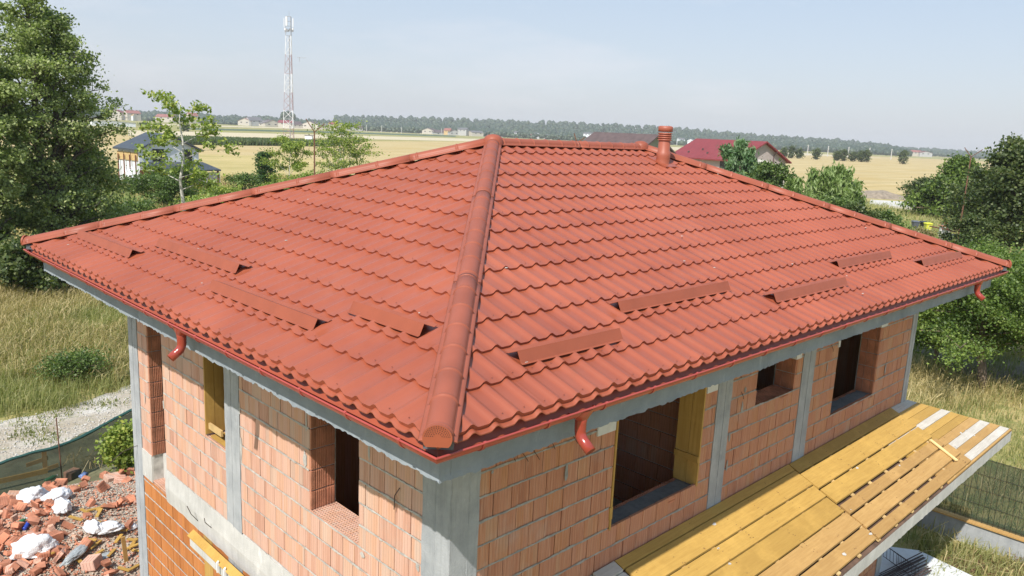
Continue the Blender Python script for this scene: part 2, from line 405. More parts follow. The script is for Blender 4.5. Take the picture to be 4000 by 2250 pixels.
def tag(o, label=None, cat=None, group=None, kind=None):
    if label: o['label'] = label
    if cat: o['category'] = cat
    if group: o['group'] = group
    if kind: o['kind'] = kind
    return o
def thing(name, label, cat, loc, group=None):
    o = bpy.data.objects.new(name, None); COL.objects.link(o); o.location = loc; o.empty_display_size = .3
    ORG[o.name] = Vector(loc)
    return tag(o, label, cat, group)
def bm_build(bm, name, mat, parent, smooth=False, **tags):
    o0 = org_of(parent) if parent is not None else Vector((0, 0, 0))
    for v in bm.verts: v.co -= o0
    me = bpy.data.meshes.new(name); bm.to_mesh(me); bm.free()
    if smooth: me.polygons.foreach_set('use_smooth', [True] * len(me.polygons))
    me.materials.append(M[mat])
    return link(name, me, parent, o0, **tags)

def np_mesh(name, V, F, var, mat, parent=None, origin=(0, 0, 0), smooth=False, **tags):
    """V (n,3) world, F (m,k) indices, var (m)"""
    o0 = org_of(parent) if parent is not None else Vector(origin)
    me = bpy.data.meshes.new(name); V = np.asarray(V, np.float32) - np.array(o0, np.float32)
    me.vertices.add(len(V)); me.vertices.foreach_set('co', V.ravel())
    m_, k = F.shape
    me.loops.add(m_ * k); me.loops.foreach_set('vertex_index', F.astype(np.int32).ravel())
    me.polygons.add(m_); me.polygons.foreach_set('loop_start', np.arange(0, m_ * k, k, dtype=np.int32))
    try: me.polygons.foreach_set('loop_total', np.full(m_, k, dtype=np.int32))
    except Exception: pass
    me.update(calc_edges=True)
    at = me.attributes.new('var', 'FLOAT', 'FACE'); at.data.foreach_set('value', np.asarray(var, np.float32))
    if smooth: me.polygons.foreach_set('use_smooth', [True] * m_)
    me.materials.append(M[mat])
    return link(name, me, parent, o0, **tags)

# ================================================================== SETTING: ground, fields, track
def sheet(name, pts, mat, z, label=None):
    mb = MB(); mb.quad(*[(p[0], p[1], z) for p in pts], var=.5)
    return mb.build(name, mat, kind='structure', label=label)
sheet('ground', [(-9000, -9000), (9000, -9000), (9000, 9000), (-9000, 9000)], 'ground_soil', 0)
def gpoly(name, px, mat, z, label=None):
    return sheet(name, [ground(x, y) for x, y in px], mat, z, label)
gpoly('stubble_field', [(-900, 640), (700, 628), (1500, 650), (2600, 800), (3350, 768), (3900, 745), (5200, 760), (5200, 689), (3900, 625), (3100, 600), (2000, 553), (1290, 552), (400, 524), (-900, 470)], 'stubble', .03, 'golden stubble field beyond the houses')
gpoly('pale_strip', [(500, 531), (1290, 541), (2000, 556), (2900, 598), (3500, 620), (3000, 590), (2000, 545), (1290, 526), (500, 508)], 'straw_pale', .06)
gpoly('green_field', [(-900, 488), (500, 509), (1290, 527), (2000, 546), (3000, 591), (4300, 652), (4300, 639), (2900, 572.5), (2000, 530.5), (1290, 497.5), (500, 463), (-900, 405)], 'field_green', .10, 'far yellow green crop field in front of the village')
gpoly('dark_crop_strip', [(700, 506), (1290, 520), (1780, 535), (1780, 530), (1290, 514), (700, 499)], 'corn', .14)
gpoly('far_straw_strip', [(600, 489), (1290, 507), (2000, 538), (2000, 535), (1290, 503), (600, 484)], 'straw_pale', .18)
gpoly('near_meadow', [(700, 850), (1600, 900), (1600, 640), (1100, 612), (700, 600)], 'stubble_near', .05)
gpoly('lawn', [(380, 850), (700, 860), (1200, 830), (1100, 775), (800, 752), (400, 722)], 'lawn', .09, 'green lawn beside the white house')
gpoly('corn_patch_ground', [(660, 566), (1300, 572), (1300, 560), (660, 548)], 'field_green', .12)

# white gravel track left of the building
tr = MB()
A = [(-16, 15.4), (-8, 16.9), (-2.5, 17.4), (0.9, 17.9), (2.4, 18.3), (4.7, 19.6), (9, 22.6), (16, 28)]
B = [(-16, 18.6), (-8, 20.2), (-2, 20.6), (1.0, 20.9), (3.5, 21.1), (6.2, 22.4), (10.5, 25.2), (18, 31)]
def wig(L, n):
    out = []
    for i in range(len(L) - 1):
        for k in range(n):
            q = k / n; out.append((L[i][0] * (1 - q) + L[i + 1][0] * q, L[i][1] * (1 - q) + L[i + 1][1] * q + random.uniform(-.13, .13), .02))
    out.append((*L[-1], .02)); return out
tr.strip(wig(A, 10), wig(B, 10), .5); tr.build('gravel_track', 'gravel_track', kind='structure', label='white gravel track past the rubble heap')
sheet('verge', [(-16, 12), (-5.6, 13.5), (4, 14.5), (9, 17), (18, 24), (16, 28.5), (9, 23.1), (4.7, 20.1), (.9, 18.4), (-8, 17.4), (-16, 15.9)], 'verge', .012, 'brown trodden verge between net fence and gravel track')
# stones on the track
def rocks(name, n, area, smin, smax, mat, zf, label=None, flat=.6, parent=None):
    V = []; F = []; a = []
    base = np.array([(1, 0, 0), (-1, 0, 0), (0, 1, 0), (0, -1, 0), (0, 0, 1), (0, 0, -1)], float)
    fc = np.array([(0, 2, 4), (2, 1, 4), (1, 3, 4), (3, 0, 4), (2, 0, 5), (1, 2, 5), (3, 1, 5), (0, 3, 5)])
    for i in range(n):
        x, y = area(); s_ = smin + (smax - smin) * random.random() ** 2.2
        p = base * (rng.uniform(.6, 1.1, (6, 1)) * s_); p[:, 2] *= flat; q = random.uniform(0, 6.28)
        c, s2 = math.cos(q), math.sin(q); p = np.stack([p[:, 0] * c - p[:, 1] * s2, p[:, 0] * s2 + p[:, 1] * c, p[:, 2]], 1)
        V.append(p + (x, y, zf(x, y))); F.append(fc + 6 * i); a.append(np.full(8, random.random()))
    return np_mesh(name, np.vstack(V), np.vstack(F), np.concatenate(a), mat, parent, kind='stuff', label=label)
def on_track():
    i = random.randrange(1, 6); q = random.random(); r_ = random.random()
    ax = A[i][0] * (1 - q) + A[i + 1][0] * q; ay = A[i][1] * (1 - q) + A[i + 1][1] * q; bx = B[i][0] * (1 - q) + B[i + 1][0] * q; by = B[i][1] * (1 - q) + B[i + 1][1] * q
    return ax * (1 - r_) + bx * r_, ay * (1 - r_) + by * r_
rocks('gravel', 3500, on_track, .008, .045, 'stone_pale', lambda x, y: .03, 'loose pale stones scattered on the gravel track')

# ================================================================== THE HOUSE
W, L = 9.856, 13.446
AX1, AX2, AY = 5.01, 8.64, W / 2      # apex plan positions
D = 1.08                              # wall set back from the gutter lip
Z = lambda r: G + r
house = thing('unfinished_house', 'unfinished two storey house of bare hollow brick under a new red metal tile roof', 'house', (D, D, 0))

# ---- slab at the eaves, ragged lower drip edge
def ragged_bar(name, p0, p1, inward, z0, z1, th, mat, amp=.02, n=90, parent=None):
    """slab edge whose lower rim is torn; p0-p1 plan line of the outer face"""
    mb = MB(); p0 = Vector(p0); p1 = Vector(p1); inw = Vector(inward)
    top = []; bot = []; botin = []; topin = []; mid = []
    for i in range(n + 1):
        p = p0.lerp(p1, i / n); j = (.45 * noise.noise((p.x * 3, p.y * 3, 4.1)) + .5 * noise.noise((p.x * 13, p.y * 13, 2.2)) + .5 * noise.noise((p.x * 37, p.y * 37, 2.2))) * amp
        k = noise.noise((p.x * 17, p.y * 17, 9.2)) * amp * .5
        top.append((p.x, p.y, z1)); mid.append((p.x + inw.x * (.002 + k * .2), p.y + inw.y * (.002 + k * .2), z0 + .05)); bot.append((p.x - inw.x * abs(k) * .6, p.y - inw.y * abs(k) * .6, z0 + j + k))
        q = p + inw * th; botin.append((q.x, q.y, z0 + .02)); topin.append((q.x, q.y, z1))
    mb.strip(top, mid, .5); mb.strip(mid, bot, .5); mb.strip(bot, botin, .5); mb.strip(topin, top, .5); mb.strip(botin, topin, .5)
    return mb.build(name, mat, parent)
s0 = .20
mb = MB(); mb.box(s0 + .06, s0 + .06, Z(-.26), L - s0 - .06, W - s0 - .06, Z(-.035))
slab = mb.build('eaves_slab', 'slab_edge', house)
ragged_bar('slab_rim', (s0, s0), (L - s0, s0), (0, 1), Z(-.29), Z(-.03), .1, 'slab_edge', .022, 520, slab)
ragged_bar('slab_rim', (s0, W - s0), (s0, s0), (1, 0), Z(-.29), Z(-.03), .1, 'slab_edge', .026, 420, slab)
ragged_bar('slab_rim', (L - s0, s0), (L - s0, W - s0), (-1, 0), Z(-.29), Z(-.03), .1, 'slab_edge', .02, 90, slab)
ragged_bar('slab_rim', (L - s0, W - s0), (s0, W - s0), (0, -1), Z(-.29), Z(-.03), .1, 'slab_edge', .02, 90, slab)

# ---- roof
roof = thing('roof', None, None, (D, D, G)); roof.parent = house; roof.location = (0, 0, G)
ZT = .088
def mapR(u, v, h): return (u, v, Z(ZT + .372 * (v - .07) + h))
def mapL(u, v, h): return (v, u, Z(ZT + .3654 * (v - .07) + h))
def mapE(u, v, h): return (L - v, u, Z(ZT + .381 * (v - .07) + h))
def mapB(u, v, h): return (u, W - v, Z(ZT + .372 * (v - .07) + h))
WAVE = [(0, 0), (.21, .0), (.30, .10), (.39, .50), (.47, .90), (.54, 1.0), (.61, .92), (.70, .48), (.79, .08), (.87, .0)]
WAVE2 = [(0, 0), (.25, .15), (.52, 1.0), (.78, .15)]
def slope(fmap, Lu, apA, apB, vmax, wpitch, flip, fine=True, off=0.0, nper=5):
    prof = WAVE if fine else WAVE2
    nw = int(Lu / wpitch) + 2; rows = 15; step = .023; hc = .031; dv = .3495; v0 = .065
    sh = 0; u_start = off
    while u_start < Lu:
        bm = bmesh.new()
        us = []; hs = []
        for w_ in range(nper):
            for q, h in prof: us.append(u_start + (w_ + q) * wpitch); hs.append(h * hc)
        us.append(u_start + nper * wpitch + .012); hs.append(.0)
        lift = [.0018 * (1 - i / (len(us) - 1)) if not flip else .0018 * i / (len(us) - 1) for i in range(len(us))]
        def row(v, add, jit=0): return [bm.verts.new((us[i], v, hs[i] + add + lift[i])) for i in range(len(us))]
        def stitch(a, b_, smooth):
            for i in range(len(a) - 1):
                f = bm.faces.new((a[i], a[i + 1], b_[i + 1], b_[i])); f.smooth = smooth
        for r_ in range(-1, rows):
            if r_ < 0:      # short starter lip under the first row
                stitch(row(v0 - .024, -.024), row(v0 - .024, -.016), False); stitch(row(v0 - .024, -.016), row(v0 + .03, -.012), True); continue
            va = v0 + dv * r_; vb = va + dv; ex = .022
            stitch(row(va + .015, -.006 if r_ else -.012), row(va, step), False)      # riser, undercut
            stitch(row(va, step), row(va + dv * .12, step * .93), True)
            a_ = row(va + dv * .12, step * .93); b_ = row(vb + .016, -.002); stitch(a_, b_, True)
        bmesh.ops.remove_doubles(bm, verts=bm.verts, dist=1e-5)
        bm.normal_update()
        # cut along the hips and the ridge
        for (ap, c0, sg) in ((apA, (0.0, 0.0), 1), (apB, (Lu, 0.0), -1)):
            dx = ap[0] - c0[0]; dy = ap[1] - c0[1]
            nrm = Vector((-dy * sg, dx * sg, 0)).normalized()
            geom = bm.verts[:] + bm.edges[:] + bm.faces[:]
            bmesh.ops.bisect_plane(bm, geom=geom, plane_co=(c0[0], c0[1], 0), plane_no=nrm, clear_outer=True)
        geom = bm.verts[:] + bm.edges[:] + bm.faces[:]
        bmesh.ops.bisect_plane(bm, geom=geom, plane_co=(0, vmax, 0), plane_no=(0, 1, 0), clear_outer=True)
        if len(bm.faces) > 3:
            if not flip: bmesh.ops.reverse_faces(bm, faces=bm.faces)
            for v in bm.verts: v.co = Vector(fmap(v.co.x, v.co.y, v.co.z))
            bmesh.ops.recalc_face_normals(bm, faces=bm.faces)
            up = sum(f.normal.z * f.calc_area() for f in bm.faces)
            if up < 0: bmesh.ops.reverse_faces(bm, faces=bm.faces)
            # edges at the risers stay sharp
            for e in bm.edges:
                if len(e.link_faces) == 2 and e.calc_face_angle(0) > math.radians(48): e.smooth = False
            for f in bm.faces: f.smooth = True
            bm_build(bm, 'tile_sheet', 'roof_red', roof)
        else: bm.free()
        u_start += nper * wpitch
slope(mapR, L, (AX1, AY), (AX2, AY), AY - .01, .2184, False, off=.02)
slope(mapL, W, (AY, AX1), (AY, AX1), AX1 - .01, .2268, True, off=-.02)
slope(mapE, W, (AY, L - AX2), (AY, L - AX2), L - AX2, .22, False, fine=False, nper=9)
slope(mapB, L, (AX1, AY), (AX2, AY), AY - .01, .22, False, fine=False, nper=9)
# roof deck below the sheets (keeps light out)
mb = MB()
def R3(f, u, v, h): return f(u, v, h)
for f, pts in ((mapR, ((.15, .15), (L - .15, .15), (AX2, AY), (AX1, AY))), (mapL, ((.15, .15), (AY, AX1), (W - .15, .15))), (mapE, ((.15, .15), (AY, L - AX2), (W - .15, .15))), (mapB, ((.15, .15), (L - .15, .15), (AX2, AY), (AX1, AY)))):
    mb.quad(*[f(u, v, -.035) for u, v in pts])
mb.build('underlay', 'plank_dark', roof)

# ---- ridge and hip caps
def cap_run(p0, p1, lat, drop, seg=2.02, bead=.337, r=.091, start_bead=.1):
    """p0 low end to p1 high end of the cap axis at flange level; lat = horizontal unit vector across; drop = fall of the flange per metre"""
    p0 = Vector(p0); p1 = Vector(p1); ln = (p1 - p0).length; d = (p1 - p0).normalized(); lat = Vector(lat); upv = lat.cross(d); upv = upv if upv.z > 0 else -upv
    n = max(1, round(ln / seg)); sl = ln / n
    for i in range(n):
        mb = MB(); a = i * sl - (.05 if i else 0); e = (i + 1) * sl
        ts = [a]; 
        k = 0; rr = {}
        nb = max(1, round(sl / bead))
        for q in range(nb):
            c = i * sl + .06 + q * sl / nb
            for dt, dr in ((-.032, 0), (-.015, 0), (-.009, .006), (0, .0095), (.009, .006), (.015, 0), (.032, 0)): ts.append(c + dt); rr[round(c + dt, 4)] = dr
        ts.append(e); ts = sorted(set(round(x, 4) for x in ts if a <= x <= e + 1e-6))
        rows = []
        for t_ in ts:
            add = rr.get(t_, 0) + (.004 if t_ < a + .05 else 0) + (.003 if i == 0 else 0); base = p0 + d * t_; row = []
            fl = [(-.130, -.130 * drop - .012), (-.124, -.124 * drop), (-.100, -.100 * drop)]
            row += [base + lat * x + upv * z for x, z in fl]
            for k in range(13):
                q = math.pi * (1 - k / 12); row.append(base + lat * ((r + add) * math.cos(q)) + upv * ((r + add) * math.sin(q) * .92 - .115 * drop + .004))
            row += [base + lat * -x + upv * z for x, z in fl[::-1]]
            rows.append(row)
        mb.grid(rows)
        # lip at the open lower edge
        o = mb.build('hip_cap' if abs(d.z) > .05 else 'ridge_cap', 'cap_red', roof, smooth=True)
        md = o.modifiers.new('s', 'SOLIDIFY'); md.thickness = .002
hz_ = .064
zr = Z(ZT + .372 * (AY - .07) + hz_ - .005)
pA1 = Vector((AX1, AY, zr)); pA2 = Vector((AX2, AY, zr))
def hip(c, apex, drop=.19, **k):
    c = Vector(c); d = apex - c; h = Vector((d.x, d.y, 0)).normalized(); lat = Vector((h.y, -h.x, 0))
    cap_run(c, apex, lat, drop, **k)
zc = Z(ZT + hz_ - .015)
hip((.03, .03, zc), pA1, seg=2.3)
hip((.03, W - .03, zc), pA1, seg=1.2, bead=.6)
hip((L - .03, .03, zc), pA2, seg=1.2, bead=.6)
hip((L - .03, W - .03, zc), pA2, seg=1.9)
cap_run(pA2 + Vector((.1, 0, 0)), pA1 - Vector((.1, 0, 0)), (0, 1, 0), .36, seg=1.8, bead=.33)
# rounded cap over the junctions
for p in (pA1, pA2):
    mb = MB(); mb.lathe(p + Vector((0, 0, -.05)), [(.15, 0), (.145, .06), (.125, .105), (.08, .135), (.03, .146), (.0, .148)], 18)
    mb.build('junction_cap', 'cap_red', roof, smooth=True)
# end caps of the hips
def end_cap(c, out, holes=False):
    out = Vector((*out, 0)).normalized(); lat = Vector((-out.y, out.x, 0)); c = Vector(c)
    mb = MB(); n = 18; r = .097
    arc = [c + lat * (r * math.cos(q_)) + Vector((0, 0, r * .95 * math.sin(q_))) for q_ in [math.radians(-28 + 236 * k / n) for k in range(n + 1)]]
    low = [c + lat * r * .75 + Vector((0, 0, -.058)), c - lat * r * .75 + Vector((0, 0, -.058))]
    ring = arc + [low[1], low[0]]
    front = [p + out * .028 for p in ring]; mb.quad(*front, var=.5)
    mb.strip(ring + [ring[0]], front + [front[0]], .5)
    o = mb.build('end_cap', 'guard_red', roof)
    if holes:
        hb = MB()
        for rr_ in (.032, .045, .058, .070, .081):
            m_ = int(rr_ * 200)
            for k in range(m_):
                q = math.pi * (k + .7) / (m_ + .4)
                p = c + out * .0295 + lat * (rr_ * math.cos(q)) + Vector((0, 0, rr_ * .95 * math.sin(q) + .006))
                hb.quad(*[p + lat * (.0035 * math.cos(a)) + Vector((0, 0, .0035 * math.sin(a))) for a in [i * math.pi / 3 for i in range(6)]])
        hb.build('vent_hole_discs', 'hollow_shade', roof)  # flat dark discs painted on as the shade in the perforations
end_cap((.035, .035, zc + .005), (-1, -1), True)
end_cap((.035, W - .035, zc + .005), (-1, 1)); end_cap((L - .035, .035, zc + .005), (1, -1))
# dark foam piece below each end cap
for c, o_ in (((.06, .06), (1, 1)), ((.06, W - .06), (1, -1)), ((L - .06, .06), (-1, 1))):
    mb = MB(); mb.obox((c[0] + .06 * o_[0], c[1] + .06 * o_[1], zc - .065), Vector((.10 * o_[0], -.10 * o_[1], 0)) * .7, Vector((.05, .05 * (o_[0] * o_[1]), 0)), (0, 0, .035)); mb.build('ridge_foam', 'bin_grey', roof)

# ---- snow guards
def guard(fmap, u0, u1, v):
    mb = MB(); a = [(v, .046), (v + .045, .122), (v + .150, .042)]
    p = [[Vector(fmap(u, vv, h)) for vv, h in a] for u in (u0, u1)]
    lip = [Vector(fmap(u, v - .020, .047)) for u in (u0, u1)]
    q2 = [Vector(fmap(u, v + .19, .043)) for u in (u0, u1)]
    mb.quad(lip[0], lip[1], p[1][0], p[0][0]); mb.quad(p[0][0], p[1][0], p[1][1], p[0][1]); mb.quad(p[0][1], p[1][1], p[1][2], p[0][2]); mb.quad(p[0][2], p[1][2], q2[1], q2[0])
    o = mb.build('snow_guard', 'guard_red', roof); md = o.modifiers.new('s', 'SOLIDIFY'); md.thickness = .003; md.offset = 0
for u0, u1, v in ((1.26, 2.57, .51), (5.48, 7.48, .51), (2.98, 5.03, .86), (8.00, 9.98, .86), (10.42, 12.40, .51)): guard(mapR, u0, u1, v)
for u0, u1, v in ((6.86, 9.02, .50), (4.58, 6.88, .85), (2.35, 4.50, .50), (1.28, 2.32, .85)): guard(mapL, u0, u1, v)
# screws
sb = MB()
for k in range(1, 62):
    for r_ in (0, 1, 3, 5, 8, 11):
        u = .02 + (k + .05) * .2184; v = .065 + .3495 * r_ + .05
        if v < min(u, L - u) - .25 and v < AY - .2 and random.random() < .6:
            p = Vector(mapR(u, v, .031)); sb.lathe(p, [(.006, 0), (.006, .003), (.0, .005)], 6)
for k in range(1, 44):
    for r_ in (0, 1, 3, 5, 8, 11):
        u = -.02 + (k + .05) * .2268; v = .065 + .3495 * r_ + .05
        if v < min(u, W - u) - .25 and random.random() < .6:
            p = Vector(mapL(u, v, .031)); sb.lathe(p, [(.006, 0), (.006, .003), (.0, .005)], 6)
sb.build('roof_screws', 'guard_red', roof, kind='stuff')
# droppings / chips on the sheets
sb = MB()
for i in range(20):
    if i % 2: u = random.uniform(1, 12); v = random.uniform(.2, 2.2); f = mapR; ok = v < min(u, L - u) - .3; 
    else: u = random.uniform(1, 8.8); v = random.uniform(.2, 3.0); f = mapL; ok = v < min(u, W - u) - .3
    if not ok: continue
    p = Vector(f(u, v, .045)); s_ = random.uniform(.006, .016)
    sb.obox(p, (s_, 0, 0), (0, s_ * .7, 0), (0, 0, .003))
sb.build('mortar_chips', 'stone_pale', roof, kind='stuff')

# ---- vent pipe
vx, vy = 8.50, 4.33; vz = Z(ZT + .372 * (vy - .07))
vp = MB(); vp.lathe((vx, vy, vz), [(.0, .52), (.100, .52), (.102, .50), (.102, .22), (.118, .20), (.122, .14), (.118, .10), (.112, .02), (.125, -.04), (.19, -.06)], 24)
vent = vp.build('vent_pipe', 'vent_red', house, smooth=True)
for k in range(4):
    mb = MB(); mb.lathe((vx, vy, vz + .40 + k * .036), [(.104, 0), (.120, .004), (.122, .018), (.104, .026)], 24); mb.build('vent_collar', 'vent_red', vent, smooth=True)
mb = MB(); mb.lathe((vx, vy, vz + .55), [(.104, 0), (.122, .006), (.126, .05), (.125, .085), (.10, .098), (.0, .096)], 24)
cp = mb.build('vent_cap', 'vent_red', vent, smooth=True)
mb = MB(); mb.obox((vx, vy, vz + .03), (.19, 0, 0), (0, .20, .20 * .372), (0, -.004, .012)); mb.build('vent_flashing', 'roof_red', vent)

# ---- fascia and gutter
mb = MB(); fi = .132
mb.box(fi, fi, Z(-.03), L - fi, fi + .02, Z(.085)); mb.box(fi, fi, Z(-.03), fi + .02, W - fi, Z(.085)); mb.box(L - fi - .02, fi, Z(-.03), L - fi, W - fi, Z(.085)); mb.box(fi, W - fi - .02, Z(-.03), L - fi, W - fi, Z(.085))
mb.build('fascia_board', 'fascia_red', house)
mb = MB(); mb.box(.17, .17, Z(-.034), L - .17, W - .17, Z(.055)); mb.build('eaves_timber', 'plank_dark', house)
mb = MB()
for (fx) in ((lambda u, v, z_: (u, v, z_)), (lambda u, v, z_: (v, u, z_)), (lambda u, v, z_: (L - v, u, z_)), (lambda u, v, z_: (u, W - v, z_))):
    Lu_ = W if fx(1, 0, 0)[0] == 0 or fx(0, 0, 0)[0] == L else L
    mb.quad(fx(.066, .066, Z(-.012)), fx(Lu_ - .066, .066, Z(-.012)), fx(Lu_ - .126, .126, Z(.078)), fx(.126, .126, Z(.078)))
mb.build('eaves_flashing', 'fascia_red', house)
gut = thing('gutter', None, None, (D, D, G)); gut.parent = house; gut.location = (0, 0, G)
prof = []
for k in range(10):
    q = math.pi * (1 + k / 9); prof.append((.0625 + .0625 * math.cos(q), .0625 * math.sin(q)))
GU = .012
prof = [(.010, -.010 + GU), (.004, .002 + GU)] + [(.0, GU)] + [(a, b_ + GU) for a, b_ in prof[1:]] + [(.125, .02 + GU)]
bead_ = [(.000 + .009 * math.cos(a), GU + .001 + .009 * math.sin(a)) for a in [i * math.pi / 4 for i in range(9)]]
def gutter_run(c0, c1, inn, mitre0, mitre1):
    """c0-c1 lip line, inn = inward unit, mitre ends follow the inset"""
    c0 = Vector((*c0, 0)); c1 = Vector((*c1, 0)); inn = Vector((*inn, 0)); d = (c1 - c0).normalized()
    for pr_, nm in ((prof, 'gutter_trough'), (bead_, 'gutter_bead')):
        mb = MB(); R_ = []
        for c, s_ in ((c0, 1), (c1, -1)):
            R_.append([c + inn * a + d * (a * s_) + Vector((0, 0, Z(b_))) for a, b_ in pr_])
        n = 40
        rows = [[R_[0][i].lerp(R_[1][i], t_ / n) for i in range(len(pr_))] for t_ in range(n + 1)]
        for r_ in rows:
            j = .003 * noise.noise(r_[0] * .7)
            for p in r_: p.z += j
        mb.grid(rows)
        o = mb.build(nm, 'gutter_red', gut, smooth=True)
        if pr_ is prof: md = o.modifiers.new('s', 'SOLIDIFY'); md.thickness = .002
gutter_run((0, 0), (L, 0), (0, 1), 1, 1); gutter_run((0, W), (0, 0), (1, 0), 1, 1)
gutter_run((L, 0), (L, W), (-1, 0), 1, 1); gutter_run((L, W), (0, W), (0, -1), 1, 1)
def bracket(f):
    mb = MB(); pts = []
    for k in range(9):
        q = math.pi * (1 + k / 8); pts.append((.0625 + .0665 * math.cos(q), .0665 * math.sin(q)))
    pts = [(a, b_ + GU) for a, b_ in [(.004, .014), (-.010, .006), (-.0065, -.006)] + pts[1:] + [(.128, .03)]]
    A_ = [f(-.014, a, b_) for a, b_ in pts]; B_ = [f(.014, a, b_) for a, b_ in pts]; mb.strip(A_, B_, .5)
    o = mb.build('gutter_bracket', 'gutter_red', gut); md = o.modifiers.new('s', 'SOLIDIFY'); md.thickness = .006; md.offset = 0
k = .42
while k < L - .2: bracket(lambda d_, a, b_, k=k: (k + d_, a, Z(b_))); k += .655
k = .40
while k < W - .2: bracket(lambda d_, a, b_, k=k: (a, k + d_, Z(b_))); k += .655
# silver tape over the gutter joints
for f in ((lambda a, b_: (a, .27 + b_, 0)),): pass
def tape(f):
    mb = MB(); rows = [[Vector(f(d_, a, b_ + .003)) for a, b_ in prof[3:12]] for d_ in (-.03, .03)]; mb.strip(rows[0], rows[1]); mb.build('sealing_tape', 'silver_tape', gut)
for k in (.30, 3.02, 6.9, 7.72, 12.9): tape(lambda d_, a, b_, k=k: (k + d_, a * .97 + .003, Z(b_ * .97)))
for k in (.27, 4.35, 9.35): tape(lambda d_, a, b_, k=k: (a * .97 + .003, k + d_, Z(b_ * .97)))
# outlets with elbows
def outlet(cx, cy, dirn, bend=.11):
    global Z
    Z = lambda r: G + r + .02
    d = Vector((*dirn, 0)); c = Vector((cx, cy, 0)); lat = Vector((-d.y, d.x, 0)); r = .045
    pts = [c + Vector((0, 0, Z(-.05))), c + Vector((0, 0, Z(-.13))), c + Vector((0, 0, Z(-.19)))]
    for k in range(1, 7):
        q = k / 6 * math.radians(58); pts.append(c + d * (bend * (1 - math.cos(q))) + Vector((0, 0, Z(-.19 - bend * math.sin(q)))))
    e = pts[-1] + (pts[-1] - pts[-2]).normalized() * .085; pts.append(e)
    root = MB(); root.tube(pts, [.058, .047, .046] + [r] * (len(pts) - 3), 18, cap=False)
    el = root.build('downpipe_elbow', 'elbow_red', house, smooth=True); md = el.modifiers.new('s', 'SOLIDIFY'); md.thickness = .003
    # funnel saddle at the gutter
    mb = MB(); rows = []
    for z_, la, de in ((-.02, .15, .069), (-.05, .13, .066), (-.075, .085, .058), (-.10, .055, .050)):
        rows.append([c + lat * (la * math.cos(a)) + d * (de * math.sin(a)) + Vector((0, 0, Z(z_))) for a in [i * math.pi / 10 for i in range(21)]])
    mb.grid(rows)
    mb.build('outlet_funnel', 'elbow_red', el, smooth=True)
    # dark disc standing in for the shade inside the mouth
    t2 = (pts[-1] - pts[-2]).normalized(); mb = MB(); a_ = t2.orthogonal().normalized(); b_ = t2.cross(a_)
    mb.quad(*[pts[-1] - t2 * .03 + (a_ * math.cos(q) + b_ * math.sin(q)) * (r - .003) for q in [i * math.pi / 8 for i in range(16)]]); mb.build('pipe_shade_disc', 'hollow_shade', el); Z = lambda r: G + r
outlet(1.50, .062, (0, -1)); outlet(11.86, .062, (0, -1)); outlet(.062, 4.16, (-1, 0))

# ---- walls
TH = .32
RW_OPEN = [(3.34, 5.08, -2.10), (6.37, 7.50, -1.35), (8.92, 10.62, -2.06)]   # x0, x1, sill
LW_OPEN = [(2.48, 3.41, -2.04), (5.45, 6.06, -2.03), (7.47, 8.02, -3.38)]
wall_r = thing('wall', None, None, (D, D, 0)); wall_r.parent = house; wall_r.location = (0, 0, 0)
wall_l = thing('wall', None, None, (D, D, 0)); wall_l.parent = house; wall_l.location = (0, 0, 0)
PT = {'R': lambda a, dep, z: (a, D + dep, z), 'L': lambda a, dep, z: (D + dep, a, z)}
def fbox(mb, side, a0, a1, d0, d1, z0, z1, var=None):
    p = PT[side](a0, d0, z0); q = PT[side](a1, d1, z1); mb.box(*p, *q, var=var)
def core(side, a0, a1, openings, ztop, zbot, wall):
    mb = MB(); cur = a0
    for o0, o1, sl in sorted(openings):
        fbox(mb, side, cur, o0, .012, TH, Z(zbot), Z(ztop)); fbox(mb, side, o0, o1, .012, TH, Z(zbot), Z(sl - .012)); cur = o1
    fbox(mb, side, cur, a1, .012, TH, Z(zbot), Z(ztop))
    return mb.build('wall_core', 'mortar', wall)
core('R', D + .02, L - D, RW_OPEN, -.262, -6.5, wall_r)
core('L', D + .02, W - D - .02, LW_OPEN, -.262, -6.5, wall_l)
mb = MB(); mb.box(D, W - D - .3, 0, L - D, W - D - .02, Z(-.262)); mb.box(L - D - .3, D + .36, 0, L - D - .02, W - D - .36, Z(-.262)); mb.build('rear_wall', 'brick_shade', house)
mb = MB(); mb.box(D + TH, D + TH, Z(-3.2), L - D - TH, W - D - TH, Z(-3.0)); mb.build('floor_slab', 'concrete', house)
BRICKS = []     # (distance, wall, verts, var, material)
BED = -.87; CH = .2375
